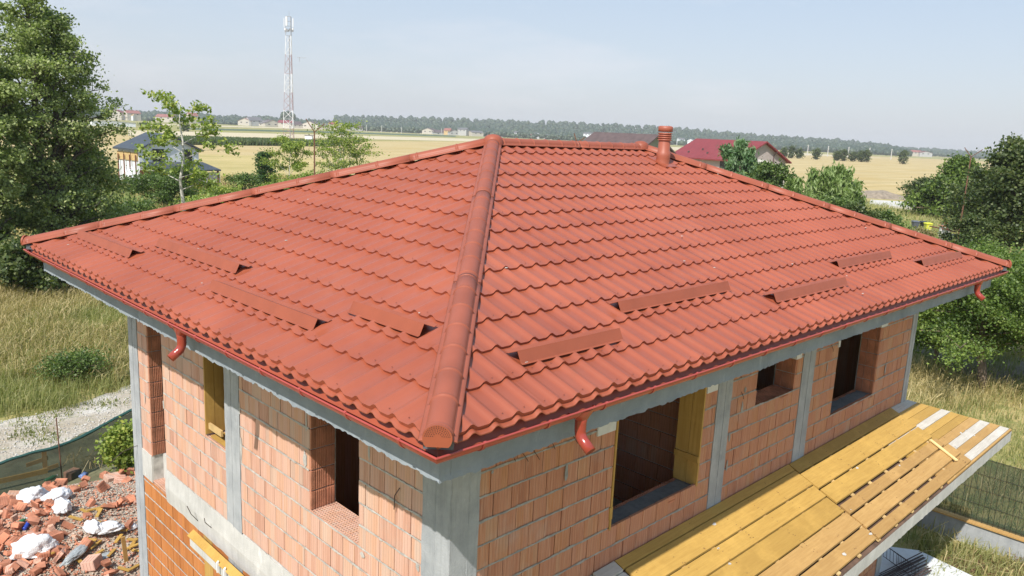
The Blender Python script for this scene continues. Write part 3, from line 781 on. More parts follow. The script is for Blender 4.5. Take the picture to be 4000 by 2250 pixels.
def lay(side, a0, a1, ztop, zbot, openings, mat, wall, w0=.235, orange=False):
    k0 = math.floor((BED - ztop) / CH) ; k0 = int(math.ceil((ztop - BED) / CH))
    z_hi = BED + CH * k0; r_ = 0
    while z_hi > zbot + .03:
        zlo = max(z_hi - CH, zbot); zh = min(z_hi, ztop); zc_ = (zlo + zh) / 2
        segs = [(a0, a1)]
        for o0, o1, sl in openings:
            if zc_ > sl:
                ns = []
                for s_, e in segs:
                    if o1 <= s_ or o0 >= e: ns.append((s_, e)); continue
                    if o0 - s_ > .03: ns.append((s_, o0))
                    if e - o1 > .03: ns.append((o1, e))
                segs = ns
        for s_, e in segs:
            a = s_; first = True
            while a < e - .004:
                w_ = w0 * random.choice((.80, .95, 1.0, 1.0, 1.05, 1.15));
                if first: w_ *= (.55 + .45 * ((r_ * .37) % 1)); first = False
                b_ = min(a + w_, e)
                if e - b_ < .07: b_ = e
                g1 = random.choice((.0032, .0045, .006)); zt = zh - random.uniform(.006, .012); zb = zlo + random.uniform(.003, .009)
                j = random.uniform(-.004, .003); tl = random.uniform(-.002, .002)
                p = PT[side]; x0, x1 = a + g1, b_ - g1
                vs = [p(x0, j, Z(zb)), p(x1, j + tl, Z(zb)), p(x1, .03, Z(zb)), p(x0, .03, Z(zb)), p(x0, j, Z(zt)), p(x1, j + tl, Z(zt)), p(x1, .03, Z(zt)), p(x0, .03, Z(zt))]
                c = Vector(vs[0]); vis = zt > -.85 and False
                area_hidden = (zlo > -.86 and side == 'R' and False)
                BRICKS.append(((c - CAM).length + (100 if (side == 'R' and zb > -.80) or (side == 'L' and zlo > -.78) or (side == 'R' and z_hi < -2.45 and a > 3.1) or (z_hi < -3.0 and not (side == 'L' and a > 6)) else 0), wall, vs, random.random(), mat)); a = b_
        z_hi -= CH; r_ += 1
CR = [(5.37, 5.71), (7.70, 8.09)]
lay('R', 1.40, 5.37, -.27, -3.05, RW_OPEN, 'brick_shade', wall_r)
lay('R', 5.71, 7.70, -.27, -2.62, RW_OPEN, 'brick_shade', wall_r)
lay('R', 8.09, 12.12, -.27, -2.62, RW_OPEN, 'brick_shade', wall_r)
lay('L', 1.46, 5.05, -.27, -3.0, LW_OPEN, 'brick_salmon', wall_l)
lay('L', 5.45, 8.41, -.27, -3.0, LW_OPEN, 'brick_salmon', wall_l)
lay('L', 6.22, 8.41, -3.42, -6.4, [], 'brick_orange', wall_l)
lay('L', 1.46, 3.48, -3.53, -6.4, [], 'brick_orange', wall_l)
lay('R', 1.40, 2.98, -3.05, -6.4, [], 'brick_shade', wall_r)
lay('R', 7.75, 12.12, -3.05, -6.4, [], 'brick_shade', wall_r)
BRICKS.sort(key=lambda b_: b_[0])
for d_, wall, vs, var, mat in BRICKS[:300]:
    mb = MB(); mb.hexa(vs, var); mb.build('brick', mat, wall)
rest = {}
for d_, wall, vs, var, mat in BRICKS[300:]:
    rest.setdefault((wall.name, mat), (wall, mat, MB()))[2].hexa(vs, var)
for wall, mat, mb in rest.values(): mb.build('bricks', mat, wall, kind='stuff')
# squeezed mortar in the bed joints
mo = {'R': MB(), 'L': MB()}
def beds(side, a0, a1, ztop, zbot, openings):
    z_ = BED + CH * 3
    while z_ > zbot:
        if z_ < ztop:
            a = a0
            A_ = []; B_ = []
            def flush(A_, B_):
                if len(A_) > 2: mo[side].strip(A_, B_)
            while a < a1:
                inside = any(o0 - .01 < a < o1 + .01 and z_ > sl + .02 for o0, o1, sl in openings)
                if inside: flush(A_, B_); A_ = []; B_ = []; a += .03; continue
                n_ = noise.noise((a * 5, z_ * 7, 3)); h1 = .008 + .016 * max(0, n_ + .1) + random.uniform(-.003, .004); h2 = .0065 + .014 * max(0, noise.noise((a * 6, z_ * 5, 8))) + random.uniform(-.002, .002)
                dep = -.0055 - .006 * max(0, n_)
                A_.append(PT[side](a, dep, Z(z_ - .003 + h1))); B_.append(PT[side](a, dep, Z(z_ - .003 - h2))); a += .028
            flush(A_, B_)
        z_ -= CH
for a0, a1 in ((1.40, 5.37), (5.71, 7.70), (8.09, 12.12)): beds('R', a0, a1, -.3, -2.6 if a0 > 2 else -3.0, RW_OPEN)
for a0, a1 in ((1.46, 5.05), (5.45, 8.41)): beds('L', a0, a1, -.3, -2.95, LW_OPEN)
beds('L', 6.22, 8.41, -3.45, -6.3, [])
# mortar smears and filled joints
def smear(side, a, z_, w_, h_):
    n = 12; c = []
    for k in range(n):
        q = 2 * math.pi * k / n; rr_ = random.uniform(.6, 1.0); c.append(PT[side](a + w_ * rr_ * math.cos(q), -.0085, Z(z_ + h_ * rr_ * math.sin(q))))
    mo[side].quad(*c)
for s_, a, z_, w_, h_ in (('R', 2.57, -1.20, .035, .10), ('R', 6.02, -1.28, .03, .10), ('R', 6.05, -1.05, .035, .05), ('R', 11.05, -1.68, .035, .10), ('R', 5.76, -1.62, .03, .09), ('R', 5.78, -2.02, .03, .10), ('R', 1.55, -.9, .02, .02), ('R', 8.55, -1.2, .02, .1),
                          ('L', 3.50, -1.48, .045, .12), ('L', 3.47, -1.05, .02, .15), ('L', 2.30, -.98, .02, .13), ('L', 2.40, -2.12, .05, .04), ('L', 1.50, -2.15, .03, .12), ('L', 1.51, -1.85, .03, .05), ('L', 7.46, -2.0, .03, .10), ('L', 8.2, -2.1, .02, .12), ('L', 5.02, -1.9, .03, .2), ('L', 5.04, -1.35, .02, .1)):
    smear(s_, a, z_, w_, h_)
for k in range(60):
    s_ = random.choice('RL'); a = random.uniform(1.6, 11.8 if s_ == 'R' else 8.3); z_ = BED - CH * random.randint(0, 6 if s_ == 'R' else 8) - .004
    if any(o0 - .1 < a < o1 + .1 and z_ > sl for o0, o1, sl in (RW_OPEN if s_ == 'R' else LW_OPEN)): continue
    smear(s_, a, z_, random.uniform(.02, .05), random.uniform(.008, .016))
mo['R'].build('mortar_joint', 'mortar_shade', wall_r); mo['L'].build('mortar_joint', 'mortar', wall_l)

# concrete columns with uneven cast edges
def column(side, a0, a1, z0, z1, mat='concrete', dep=.0, ext=TH, wall=None, proud=.008):
    mb = MB(); fbox(mb, side, a0 + .004, a1 - .004, -proud + .002, ext, Z(z0), Z(z1)); n = max(4, int((z1 - z0) / .07))
    A_ = []; B_ = []
    for i in range(n + 1):
        z_ = z0 + (z1 - z0) * i / n
        A_.append(PT[side](a0 + .014 * noise.noise((z_ * 6, a0 * 9, 1)), -proud - .001, Z(z_))); B_.append(PT[side](a1 + .014 * noise.noise((z_ * 6, a1 * 9, 5)), -proud - .001, Z(z_)))
    mb.strip(A_, B_); a = (a0 + a1) / 2; 
    for q in (.55,):     # seams of the shuttering boards
        x = a0 + (a1 - a0) * q; fbox(mb, side, x - .006, x + .005, -proud - .006, -proud, Z(z0), Z(z1))
    return mb.build('concrete_column', mat, wall)
column('R', 5.37, 5.71, -6.5, -.262, wall=house); column('R', 7.70, 8.09, -6.5, -.262, wall=house); column('R', 12.12, 12.366, -6.5, -.262, wall=house)
column('L', 5.05, 5.45, -6.5, -.262, wall=house); column('L', 8.41, 8.776, -6.5, -.262, wall=house)
# corner column: one L shaped post
mb = MB(); mb.box(D - .008, D - .008, 0, D + TH, D + TH, Z(-.262))
for (s_, a1) in (('L', 1.46), ('R', 1.40)):
    A_ = []; B_ = []
    for i in range(90):
        z_ = -.262 - i * .07; a = a1 + .022 * noise.noise((z_ * 5, a1 * 7, 3)); A_.append(PT[s_](D, -.0095, Z(z_))); B_.append(PT[s_](a, -.0095, Z(z_)))
    mb.strip(A_, B_)
    for x in (D + .20,): fbox(mb, s_, x - .004, x + .003, -.012, -.008, 0, Z(-.262))
mb.build('concrete_column', 'concrete', house)
# floor band (ring beam) on the left wall
mb = MB(); A_ = []; B_ = []; C_ = []
for i in range(140):
    a = D + (7.47 - D) * i / 139; A_.append(PT['L'](a, -.012, Z(-3.0 + .035 * noise.noise((a * 2.3, 1, 1)) + .012 * noise.noise((a * 14, 1, 1))))); C_.append(PT['L'](a, -.03, Z(-3.26))); B_.append(PT['L'](a, -.014, Z(-3.50 + .02 * noise.noise((a * 4, 6, 1)))))
mb.strip(A_, C_); mb.strip(C_, B_); fbox(mb, 'L', D, 7.47, -.006, .2, Z(-3.5), Z(-3.02)); fbox(mb, 'L', 8.025, 8.41, -.012, TH, Z(-3.42), Z(-2.98)); fbox(mb, 'L', 7.47, 8.02, .16, TH, Z(-3.5), Z(-2.98))
mb.build('floor_beam', 'concrete_pale', house)

# reveals: bricks laid end-on with combed faces, showing where the wall is cut
def rib_brick(mb, side, a_face, sgn, z0, z1, d0, d1):
    fbox(mb, side, a_face, a_face + sgn * .03, d0, d1, Z(z0), Z(z1))
    n = 5; w_ = (d1 - d0) / n
    for i in range(n): fbox(mb, side, a_face - sgn * .008, a_face, d0 + i * w_ + .006, d0 + (i + 1) * w_ - .010, Z(z0 + .004), Z(z1 - .004))
def reveal(side, a_face, sgn, zsill, ztop):
    z_ = BED
    while z_ - CH > zsill - .1: z_ -= CH
    z_hi = z_ + CH * 12
    while z_hi > zsill + .03:
        zl = max(z_hi - CH, zsill); zh = min(z_hi, ztop)
        if zh > zl + .02:
            for d0, d1 in ((.004, .055), (.062, .19), (.197, .30)):
                mb = MB(); rib_brick(mb, side, a_face - sgn * .012, sgn, zl + .006, zh - .006, d0, d1); mb.build('reveal_brick', 'brick_rib', wall_r if side == 'R' else wall_l)
        z_hi -= CH
reveal('R', 7.50, 1, -1.35, -.5); reveal('R', 10.62, 1, -2.06, -.5)
reveal('L', 3.41, 1, -2.04, -.5); reveal('L', 8.02, 1, -2.98, -.5)
# hollow-block sills
def sill(side, a0, a1, z_, filled=False, mat='brick_debris'):
    mb = MB(); fbox(mb, side, a0, a1, .0, TH, Z(z_ - .05), Z(z_ - .022))
    nd_ = 9; 
    for i in range(nd_ + 1):
        d_ = .002 + (TH - .004) * i / nd_; fbox(mb, side, a0, a1, max(0, d_ - .005), d_ + .005, Z(z_ - .03), Z(z_))
    na = int((a1 - a0) / .038)
    for i in range(na + 1):
        a = a0 + (a1 - a0) * i / na; th = .005 if i % 6 else .009; fbox(mb, side, a - th, a + th, .002, TH, Z(z_ - .03), Z(z_ + .001))
    sl = mb.build('sill_blocks', mat, wall_r if side == 'R' else wall_l)
    if filled:
        mb = MB(); n = 40; A_ = []; B_ = []
        for i in range(n + 1):
            a = a0 + (a1 - a0) * i / n; A_.append(PT[side](a, .05 + .03 * noise.noise((a * 7, 1, 2)), Z(z_ + .003))); B_.append(PT[side](a, TH - .05 + .03 * noise.noise((a * 7, 5, 2)), Z(z_ + .003)))
        mb.strip(A_, B_); mb.build('sill_mortar', 'concrete_dark', wall_r if side == 'R' else wall_l)
sill('R', 3.345, 5.06, -2.10, True); sill('R', 6.375, 7.495, -1.35); sill('R', 8.925, 10.615, -2.06, True)
sill('L', 2.485, 3.405, -2.04, mat='brick_salmon'); sill('L', 5.455, 6.055, -2.03, mat='brick_salmon'); sill('L', 7.475, 8.015, -3.38, mat='brick_salmon')
# yellow shuttering boards left in two openings
def boards(side, a_face, sgn, z0, z1, ds):
    for d0, d1 in ds:
        mb = MB(); fbox(mb, side, a_face, a_face - sgn * .027, d0, d1, Z(z0), Z(z1)); mb.build('shuttering_board', 'form_board', house)
boards('R', 5.08, 1, -2.09, -.3, ((-.012, .145), (.150, .33)))
mb = MB(); fbox(mb, 'R', 5.028, 5.053, -.01, .33, Z(-1.78), Z(-1.70)); mb.build('cleat', 'form_board', house)
boards('R', 3.34, -1, -2.09, -.3, ((-.012, .012),))
mb = MB(); fbox(mb, 'R', 3.325, 3.372, -.016, .0, Z(-1.96), Z(-1.82)); mb.build('cleat', 'form_board', house)
boards('L', 6.06, 1, -2.0, -.3, ((-.004, .12), (.125, .26)))
mb = MB(); fbox(mb, 'L', 5.60, 5.64, .10, .16, Z(-2.0), Z(-.3)); mb.build('shuttering_post', 'form_board', house)
mb = MB(); fbox(mb, 'L', 5.56, 5.60, .17, .29, Z(-1.95), Z(-.3)); mb.build('shuttering_post', 'concrete', house)
mb = MB(); fbox(mb, 'L', 5.66, 6.03, .03, .06, Z(-1.93), Z(-1.85)); mb.build('cleat', 'timber_pale', house)
mb = MB(); fbox(mb, 'L', 5.5, 5.95, .02, .20, Z(-2.02), Z(-1.995)); mb.build('shuttering_board', 'plank_yellow', house)
# white lintel ends
for s_, a0, a1, z0, z1 in (('R', 3.02, 3.32, -.93, -.80), ('R', 5.10, 5.34, -.90, -.78), ('R', 7.44, 7.60, -.88, -.78), ('R', 10.56, 10.85, -.86, -.76), ('R', 8.86, 8.92, -.93, -.80)):
    mb = MB(); fbox(mb, s_, a0, a1, -.016, .05, Z(z0), Z(z1)); mb.build('lintel_end', 'styrofoam', house)
# partition seen through the large opening
pm = MB(); pm.box(5.56, D + TH + .01, Z(-3.0), 5.70, W - D - TH, Z(-.27)); pm.build('partition_core', 'mortar', house)
pb = MB(); z_ = -.35; r_ = 0
while z_ > -2.98:
    y = D + TH + .02 + (.18 if r_ % 2 else 0) - .2; 
    while y < 6.5:
        pb.box(5.545, max(y, D + TH + .02) + .002, Z(z_ - CH + .008), 5.58, y + .37, Z(z_ - .008)); y += .375
    z_ -= CH; r_ += 1
pb.build('partition_bricks', 'brick_shade', house, kind='stuff')
mb = MB(); mb.box(2.9, D + TH + .01, Z(-3.0), 3.05, W - D - TH, Z(-.27)); mb.build('partition_core', 'brick_shade', house)  # inner wall added to block side window light from the visible partition
mb = MB(); mb.box(D + TH + .02, 4.5, Z(-3.0), 5.5, 4.62, Z(-.27)); mb.build('partition_core', 'brick_shade', house)
# bent wires and rebar ends
for pts in ([(D - .01, 1.80, -1.18), (D - .05, 1.82, -1.25), (D - .04, 1.84, -1.40)], [(D - .01, 6.35, -3.38), (D - .12, 6.33, -3.22), (D - .16, 6.36, -3.10)], [(D - .01, 5.9, -3.3), (D - .12, 5.88, -3.16), (D - .14, 5.85, -3.08)], [(D - .01, 8.6, -3.0), (D - .22, 8.62, -3.05), (D - .4, 8.66, -3.2)]):
    mb = MB(); mb.tube([(x, y, Z(z_)) for x, y, z_ in pts], .005, 5); mb.build('bent_wire', 'rebar', house)
for a, z_ in ((1.75, -.80), (1.9, -.84), (2.05, -.86), (2.3, -.83), (2.6, -.84), (2.7, -.84), (5.95, -1.1), (8.6, -.9)):
    mb = MB(); q = random.uniform(.05, .14); mb.tube([(a, D - .01, Z(z_ + .05)), (a + q * .5, D - .03, Z(z_ - .02)), (a + q, D - .02, Z(z_ - .03 - q * .5))], .0035, 4); mb.build('bent_wire', 'rebar', house)
# lower left: shuttering of the door canopy
mb = MB(); mb.obox((D - .16, 4.2, Z(-3.46)), (.045, 0, .03), (0, 2.05, 0), (-.012, 0, .02)); mb.build('canopy_plank', 'plank_yellow', house)
mb = MB(); mb.obox((D - .17, 4.2, Z(-3.58)), (.012, 0, 0), (0, 2.05, 0), (0, 0, .05)); mb.build('canopy_edge', 'concrete_pale', house)
mb = MB(); mb.obox((D - .07, 4.2, Z(-3.64)), (.10, 0, 0), (0, 2.03, 0), (0, 0, .02)); mb.build('canopy_board', 'plank_tan', house)
mb = MB(); mb.box(D - .004, 5.95, 0, D + .02, 6.22, Z(-3.5)); mb.build('door_post', 'form_board', house)
mb = MB(); mb.box(D - .003, 3.5, 0, D + .015, 5.94, Z(-3.5)); mb.build('door_infill', 'brick_orange', house)  # flat brick panel closing the door opening
for y in (5.1, 5.3): 
    mb = MB(); mb.obox((D - .22, y, Z(-3.50)), (.012, 0, .01), (0, .012, 0), (0, 0, .07)); mb.build('canopy_strut', 'steel_white', house)

# ---- lean-to roof of boards along the right wall
porch = thing('porch_roof', None, None, (D, D, Z(-2.5))); porch.parent = house; porch.location = (0, 0, Z(-2.5))
def pz(y, h=0): return Z(-2.52 - .33 * (D - y) + h)
def plank(x0, x1, y0, y1, h, th, mat, name='board', sk0=0.0, sk1=0.0):
    """y0 near the wall, y1 further out; ends may be skewed"""
    mb = MB(); a = h + random.uniform(0, .004); rr_ = random.uniform(-.004, .004)
    mb.hexa([(x0, y0, pz(y0, a - th)), (x1, y0, pz(y0, a - th)), (x1 + sk1, y1, pz(y1, a - th)), (x0 + sk0, y1, pz(y1, a - th)), (x0, y0, pz(y0, a)), (x1, y0, pz(y0, a + rr_)), (x1 + sk1, y1, pz(y1, a + rr_)), (x0 + sk0, y1, pz(y1, a))])
    return mb.build(name, mat, porch)
# concrete shell below the boards, coloured dark as shade in the gaps
mb = MB(); yo = -.40
def shell(z0, z1): 
    return [(3.0, D, pz(D, z0)), (12.37, D, pz(D, z0)), (13.87, yo, pz(yo, z0)), (3.0, yo, pz(yo, z0)), (3.0, D, pz(D, z1)), (12.37, D, pz(D, z1)), (13.87, yo, pz(yo, z1)), (3.0, yo, pz(yo, z1))]
mb.hexa(shell(-.22, -.055)); mb.build('porch_slab', 'plank_dark', porch)
mb = MB(); n = 160; A_ = []; B_ = []
for i in range(n + 1):
    x = 3.0 + (13.90 - 3.0) * i / n; A_.append((x, yo - .006, pz(yo, -.052))); B_.append((x + .0, yo - .006 - .01 * abs(noise.noise((x * 9, 0, 0))), pz(yo, -.25 + .018 * noise.noise((x * 3, 4, 0)) + .01 * noise.noise((x * 14, 4, 0)))))
mb.strip(A_, B_); mb.strip(B_, [(x, y + .12, z_ + .02) for x, y, z_ in B_]); mb.build('porch_slab_edge', 'concrete_pale', porch)
mb = MB(); mb.hexa([(12.39, D, pz(D, -.2)), (12.5, D + 3, pz(D, -.2)), (13.9, D + 3, pz(yo, -.2)), (13.9, yo, pz(yo, -.2)), (12.39, D, pz(D, -.03)), (12.5, D + 3, pz(D, -.03)), (13.9, D + 3, pz(yo, -.03)), (13.9, yo, pz(yo, -.03))]); mb.build('porch_return', 'plank_tan', porch)
# lower layer: narrow planks, seen at the far end, mostly hidden nearer
lo = [(1.075, .90, 'plank_grey'), (.885, .70, 'plank_tan'), (.69, .465, 'plank_tan'), (.455, .33, 'plank_grey'), (.325, .20, 'plank_tan'), (.19, .05, 'plank_tan'), (.04, -.095, 'plank_tan'), (-.10, -.235, 'plank_grey'), (-.245, -.34, 'plank_tan')]
lo = [(1.075, .93, 'plank_grey'), (.925, .76, 'plank_yellow'), (.752, .60, 'plank_yellow'), (.592, .468, 'plank_grey'), (.460, .335, 'plank_yellow'), (.328, .20, 'plank_yellow'), (.192, .055, 'plank_tan'), (.048, -.09, 'plank_grey'), (-.097, -.23, 'plank_tan'), (-.237, -.365, 'plank_grey'), (-.372, -.40, 'plank_tan')]
for y0, y1, mt_ in lo:
    hip_ = lambda y: 12.44 + (D - y) * .98
    plank(10.2, hip_(y0), y0, y1, -.018, .03, mt_, 'board', 0, hip_(y1) - hip_(y0))
# cross battens that show in the gaps
k = 3.6
while k < 11.4:
    mb = MB(); mb.hexa([(k - .035, D - .02, pz(D, -.028)), (k + .035, D - .02, pz(D, -.028)), (k + .035, yo + .01, pz(yo, -.028)), (k - .035, yo + .01, pz(yo, -.028)), (k - .035, D - .02, pz(D, -.006)), (k + .035, D - .02, pz(D, -.006)), (k + .035, yo + .01, pz(yo, -.006)), (k - .035, yo + .01, pz(yo, -.006))]); mb.build('batten', 'timber_pale', porch); k += .63
# upper layer: wide boards in two lengths
far_rows = [(1.06, .885, 'plank_yellow'), (.855, .56, 'plank_yellow'), (.525, .265, 'plank_yellow'), (.21, .055, 'plank_tan'), (.02, -.20, 'plank_tan'), (-.245, -.385, 'plank_tan')]
for i, (y0, y1, mt_) in enumerate(far_rows):
    e = (11.57, 11.52, 11.44, 11.42, 11.48, 11.42)[i]
    plank(7.60 - i * .045, e, y0, y1, .026, .027, mt_, 'board', -.03, -.04)
near_rows = [(1.06, .945, 'plank_yellow'), (.925, .645, 'plank_yellow'), (.62, .415, 'plank_yellow'), (.395, .125, 'plank_yellow'), (.10, -.135, 'plank_tan'), (-.165, -.365, 'plank_tan')]
for i, (y0, y1, mt_) in enumerate(near_rows):
    plank((3.48, 3.5, 3.1, 3.12, 3.08, 3.15)[i], 7.575 - i * .045, y0, y1, .028, .027, mt_, 'board', .0, -.03)
plank(3.1, 3.46, 1.06, .93, .03, .027, 'plank_grey'); plank(3.05, 3.47, .92, .72, .012, .06, 'plank_grey')
# nail heads and splinters
nb_ = MB()
for k in range(220):
    x = 3.6 + .63 * random.randint(0, 12) + random.uniform(-.03, .03); y = random.uniform(-.36, 1.03); nb_.obox((x, y, pz(y, .034)), (.006, 0, 0), (0, .004, 0), (0, 0, .001))
nb_.build('nail_heads', 'rust', porch, kind='stuff')
sb = MB()
for k in range(16):
    x = random.uniform(3.6, 11.3) if k % 3 else random.uniform(11.6, 13.2); y = random.uniform(-.3, 1.0); r_ = random.uniform(.006, .03)
    sb.quad(*[(x + r_ * 1.8 * random.uniform(.5, 1) * math.cos(a), y + r_ * q_ * math.sin(a), pz(y + r_ * q_ * math.sin(a), .0335 if x < 11.4 else -.009)) for a, q_ in [(i * .6283, random.uniform(.4, 1)) for i in range(10)]])
sb.build('cement_splash', 'stone_pale', porch, kind='stuff')
# loose stick lying across the boards
mb = MB(); p0 = Vector((11.16, .22, pz(.22, .055))); p1 = Vector((10.98, -.27, pz(-.27, .055))); d = (p1 - p0) / 2; l_ = Vector((-d.y, d.x, 0)).normalized() * .03
mb.obox((p0 + p1) / 2, d, l_, (0, 0, .008)); mb.build('loose_batten', 'pale_stick', None, origin=(p0 + p1) / 2, label='pale loose batten lying across the boards of the porch roof', cat='batten')
# ground-floor wall under the porch edge
gw = thing('porch_wall', None, None, (D, D, 0)); gw.parent = house; gw.location = (0, 0, 0)
mb = MB(); mb.box(3.0, -.10, 0, 7.3, .15, Z(-3.22)); mb.build('wall_core', 'brick_orange', gw)
mb = MB(); mb.box(7.3, -.11, 0, 7.62, .16, Z(-3.22)); mb.build('concrete_column', 'concrete', gw)

# ================================================================== FOLIAGE
def leaf_quads(C, size, elong=1.4, droop=0.0, flat=0.0):
    n = len(C)
    a = rng.normal(size=(n, 3)); a[:, 2] = a[:, 2] * (1 - flat) - droop; a /= np.linalg.norm(a, axis=1)[:, None] + 1e-9
    b_ = rng.normal(size=(n, 3)); b_ -= (b_ * a).sum(1)[:, None] * a; b_ /= np.linalg.norm(b_, axis=1)[:, None] + 1e-9
    s_ = size * rng.uniform(.6, 1.25, (n, 1)); L_ = a * s_ * elong * .5; W_ = b_ * s_ * .5
    nn = np.cross(a, b_) * s_ * .12
    V = np.stack([C - L_, C + W_ + nn, C + L_, C - W_ + nn], 1).reshape(-1, 3)
    return V, np.arange(4 * n).reshape(n, 4)
def make_tree(name, label, loc, h, r, leaf='leaf_mid', bark='bark_brown', n_leaf=9000, lsize=.16, trunk_r=.18, base=.18, shape='round', group=None, limbs=16, lean=(0, 0), cat='tree', droop=0.0, elong=1.4, cluster=.42, fill=.5, parts=True, stems=1, seed=None, density=40):
    rs = random.Random(seed if seed is not None else (hash((round(loc[0], 1), round(loc[1], 1))) & 0xffff))
    root = thing(name, label, cat, (loc[0], loc[1], 0), group)
    def env(t_):
        if shape == 'round': return max(.12, math.sin(math.pi * min(1, max(0, (t_ * .88 + .10)))) ** .65)
        if shape == 'cone': return max(.05, (1 - t_) ** .8)
        if shape == 'poplar': return max(.10, (.55 + .6 * t_) if t_ < .35 else .76 * (1 - ((t_ - .35) / .68) ** 1.5) + .10)
        if shape == 'column': return .35 + .65 * math.sin(math.pi * (t_ * .8 + .15))
        if shape == 'umbrella': return max(.1, math.sin(math.pi * (t_ * .6 + .30)) ** .6)
        return 1
    tb = MB(); cl = []
    for s_ in range(stems):
        off = Vector((rs.uniform(-1, 1), rs.uniform(-1, 1), 0)) * (r * .35 if stems > 1 else 0)
        p0 = Vector((loc[0], loc[1], 0)) + off * .25; top = Vector((loc[0] + lean[0], loc[1] + lean[1], h * (.93 if s_ == 0 else rs.uniform(.7, .9)))) + off
        tp = []; nseg = 7
        for i in range(nseg + 1):
            q = i / nseg; p = p0.lerp(top, q) + Vector((noise.noise((loc[0] + q * 3, s_, 1)), noise.noise((loc[1] + q * 3, s_, 7)), 0)) * r * .16 * min(1, q * 2); tp.append(p)
        tb.tube(tp, [trunk_r * (1.25 if i == 0 else 1) * (1 - .88 * i / nseg) + .008 for i in range(nseg + 1)], 8)
        for i in range(limbs):
            t_ = (i + rs.random()) / limbs; zf = base + (1 - base) * t_ * .97
            k = zf * nseg; i0 = min(nseg - 1, int(k)); start = tp[i0].lerp(tp[i0 + 1], k - i0)
            az = i * 2.39996 + rs.uniform(-.4, .4) + s_ * 1.3; R_ = r * env(t_) * rs.uniform(.72, 1.12)
            rise = {'round': .35, 'cone': .05, 'poplar': .85, 'column': .7, 'umbrella': .25}[shape] * R_ * rs.uniform(.6, 1.3)
            end = start + Vector((math.cos(az) * R_, math.sin(az) * R_, rise)); end.z = min(end.z, h * 1.0)
            mid = start.lerp(end, .5) + Vector((0, 0, rise * .18 + .05 * R_))
            tr0 = max(.012, trunk_r * (1 - .85 * zf) * .42)
            tb.tube([start, mid, end], [tr0, tr0 * .6, tr0 * .2], 5, cap=False)
            nsub = 5
            for j in range(nsub):
                q = .35 + .65 * (j + rs.random()) / nsub; b0 = start.lerp(mid, q * 2) if q < .5 else mid.lerp(end, q * 2 - 1)
                sp = R_ * .42 * rs.uniform(.5, 1.1); e2 = b0 + Vector((rs.uniform(-1, 1) * sp, rs.uniform(-1, 1) * sp, rs.uniform(-.25, .75) * sp))
                tb.tube([b0, e2], [tr0 * .35, tr0 * .1], 4, cap=False)
                cl.append(e2); cl.append(b0.lerp(e2, .55))
            cl.append(end)
            if rs.random() < fill: cl.append(start.lerp(end, rs.uniform(.35, .6)))
    cl = np.array([tuple(c) for c in cl]); cl = cl[cl[:, 2] > .15]
    per = max(3, n_leaf // len(cl)); K = len(cl)
    C = np.repeat(cl, per, 0); tone = np.repeat(rng.uniform(.15, .85, K), per)
    cs = cluster * np.repeat(rng.uniform(.55, 1.25, K), per)[:, None]
    off = rng.normal(size=C.shape) * cs * np.array([1, 1, .62])
    if droop > 0:
        hang = rng.uniform(0, 1, len(C)) ** 1.0 * droop * r * .9; off[:, 2] -= hang; off[:, :2] *= .55
    C = C + off
    C[:, 2] = np.maximum(C[:, 2], .12)
    V, F = leaf_quads(C, lsize, elong, droop=1.6 if droop > 0 else .1, flat=.25)
    var = np.clip(tone + rng.normal(0, .22, len(C)) + .0, 0, 1)
    crown = np_mesh('crown', V, F, var, leaf, root)
    tb.build('trunk', bark, root, smooth=True)
    return root

def px_tree(px, dist, ytop, rpx, name, label, **k):
    p = spot(px, 600, dist); hgt = spot(px, ytop, dist).z
    return make_tree(name, label, (p.x, p.y), hgt, rpx * dist / 3055, **k)

# left foreground trees
make_tree('poplar_tree', 'tall poplar with dense dark green crown at the left edge of the photo', tuple(spot(215, 900, 49))[:2], 16.2, 3.9, 'leaf_poplar', 'bark_dark', 52000, .115, .30, .05, 'poplar', limbs=58, cluster=.25, stems=2, seed=3, fill=.35)
make_tree('poplar_tree', 'second poplar cut off by the left edge behind the dense one', tuple(spot(-70, 900, 47))[:2], 12.6, 3.6, 'leaf_poplar', 'bark_dark', 50000, .12, .30, .04, 'poplar', limbs=46, cluster=.28, seed=5, fill=.9)
make_tree('poplar_tree', 'bushy low poplar shoot leaning right beside the dense tall poplar', tuple(spot(365, 900, 52))[:2], 7.0, 1.9, 'leaf_poplar', 'bark_dark', 10000, .15, .16, .05, 'round', limbs=24, cluster=.42, seed=11)
px_tree(712, 62, 360, 150, 'young_tree', 'slender young tree with pale trunk and sparse yellow green leaves before the white house', leaf='leaf_young', bark='bark_pale', n_leaf=2900, lsize=.19, trunk_r=.15, base=.34, shape='umbrella', limbs=15, cluster=.24, seed=4, fill=.1)
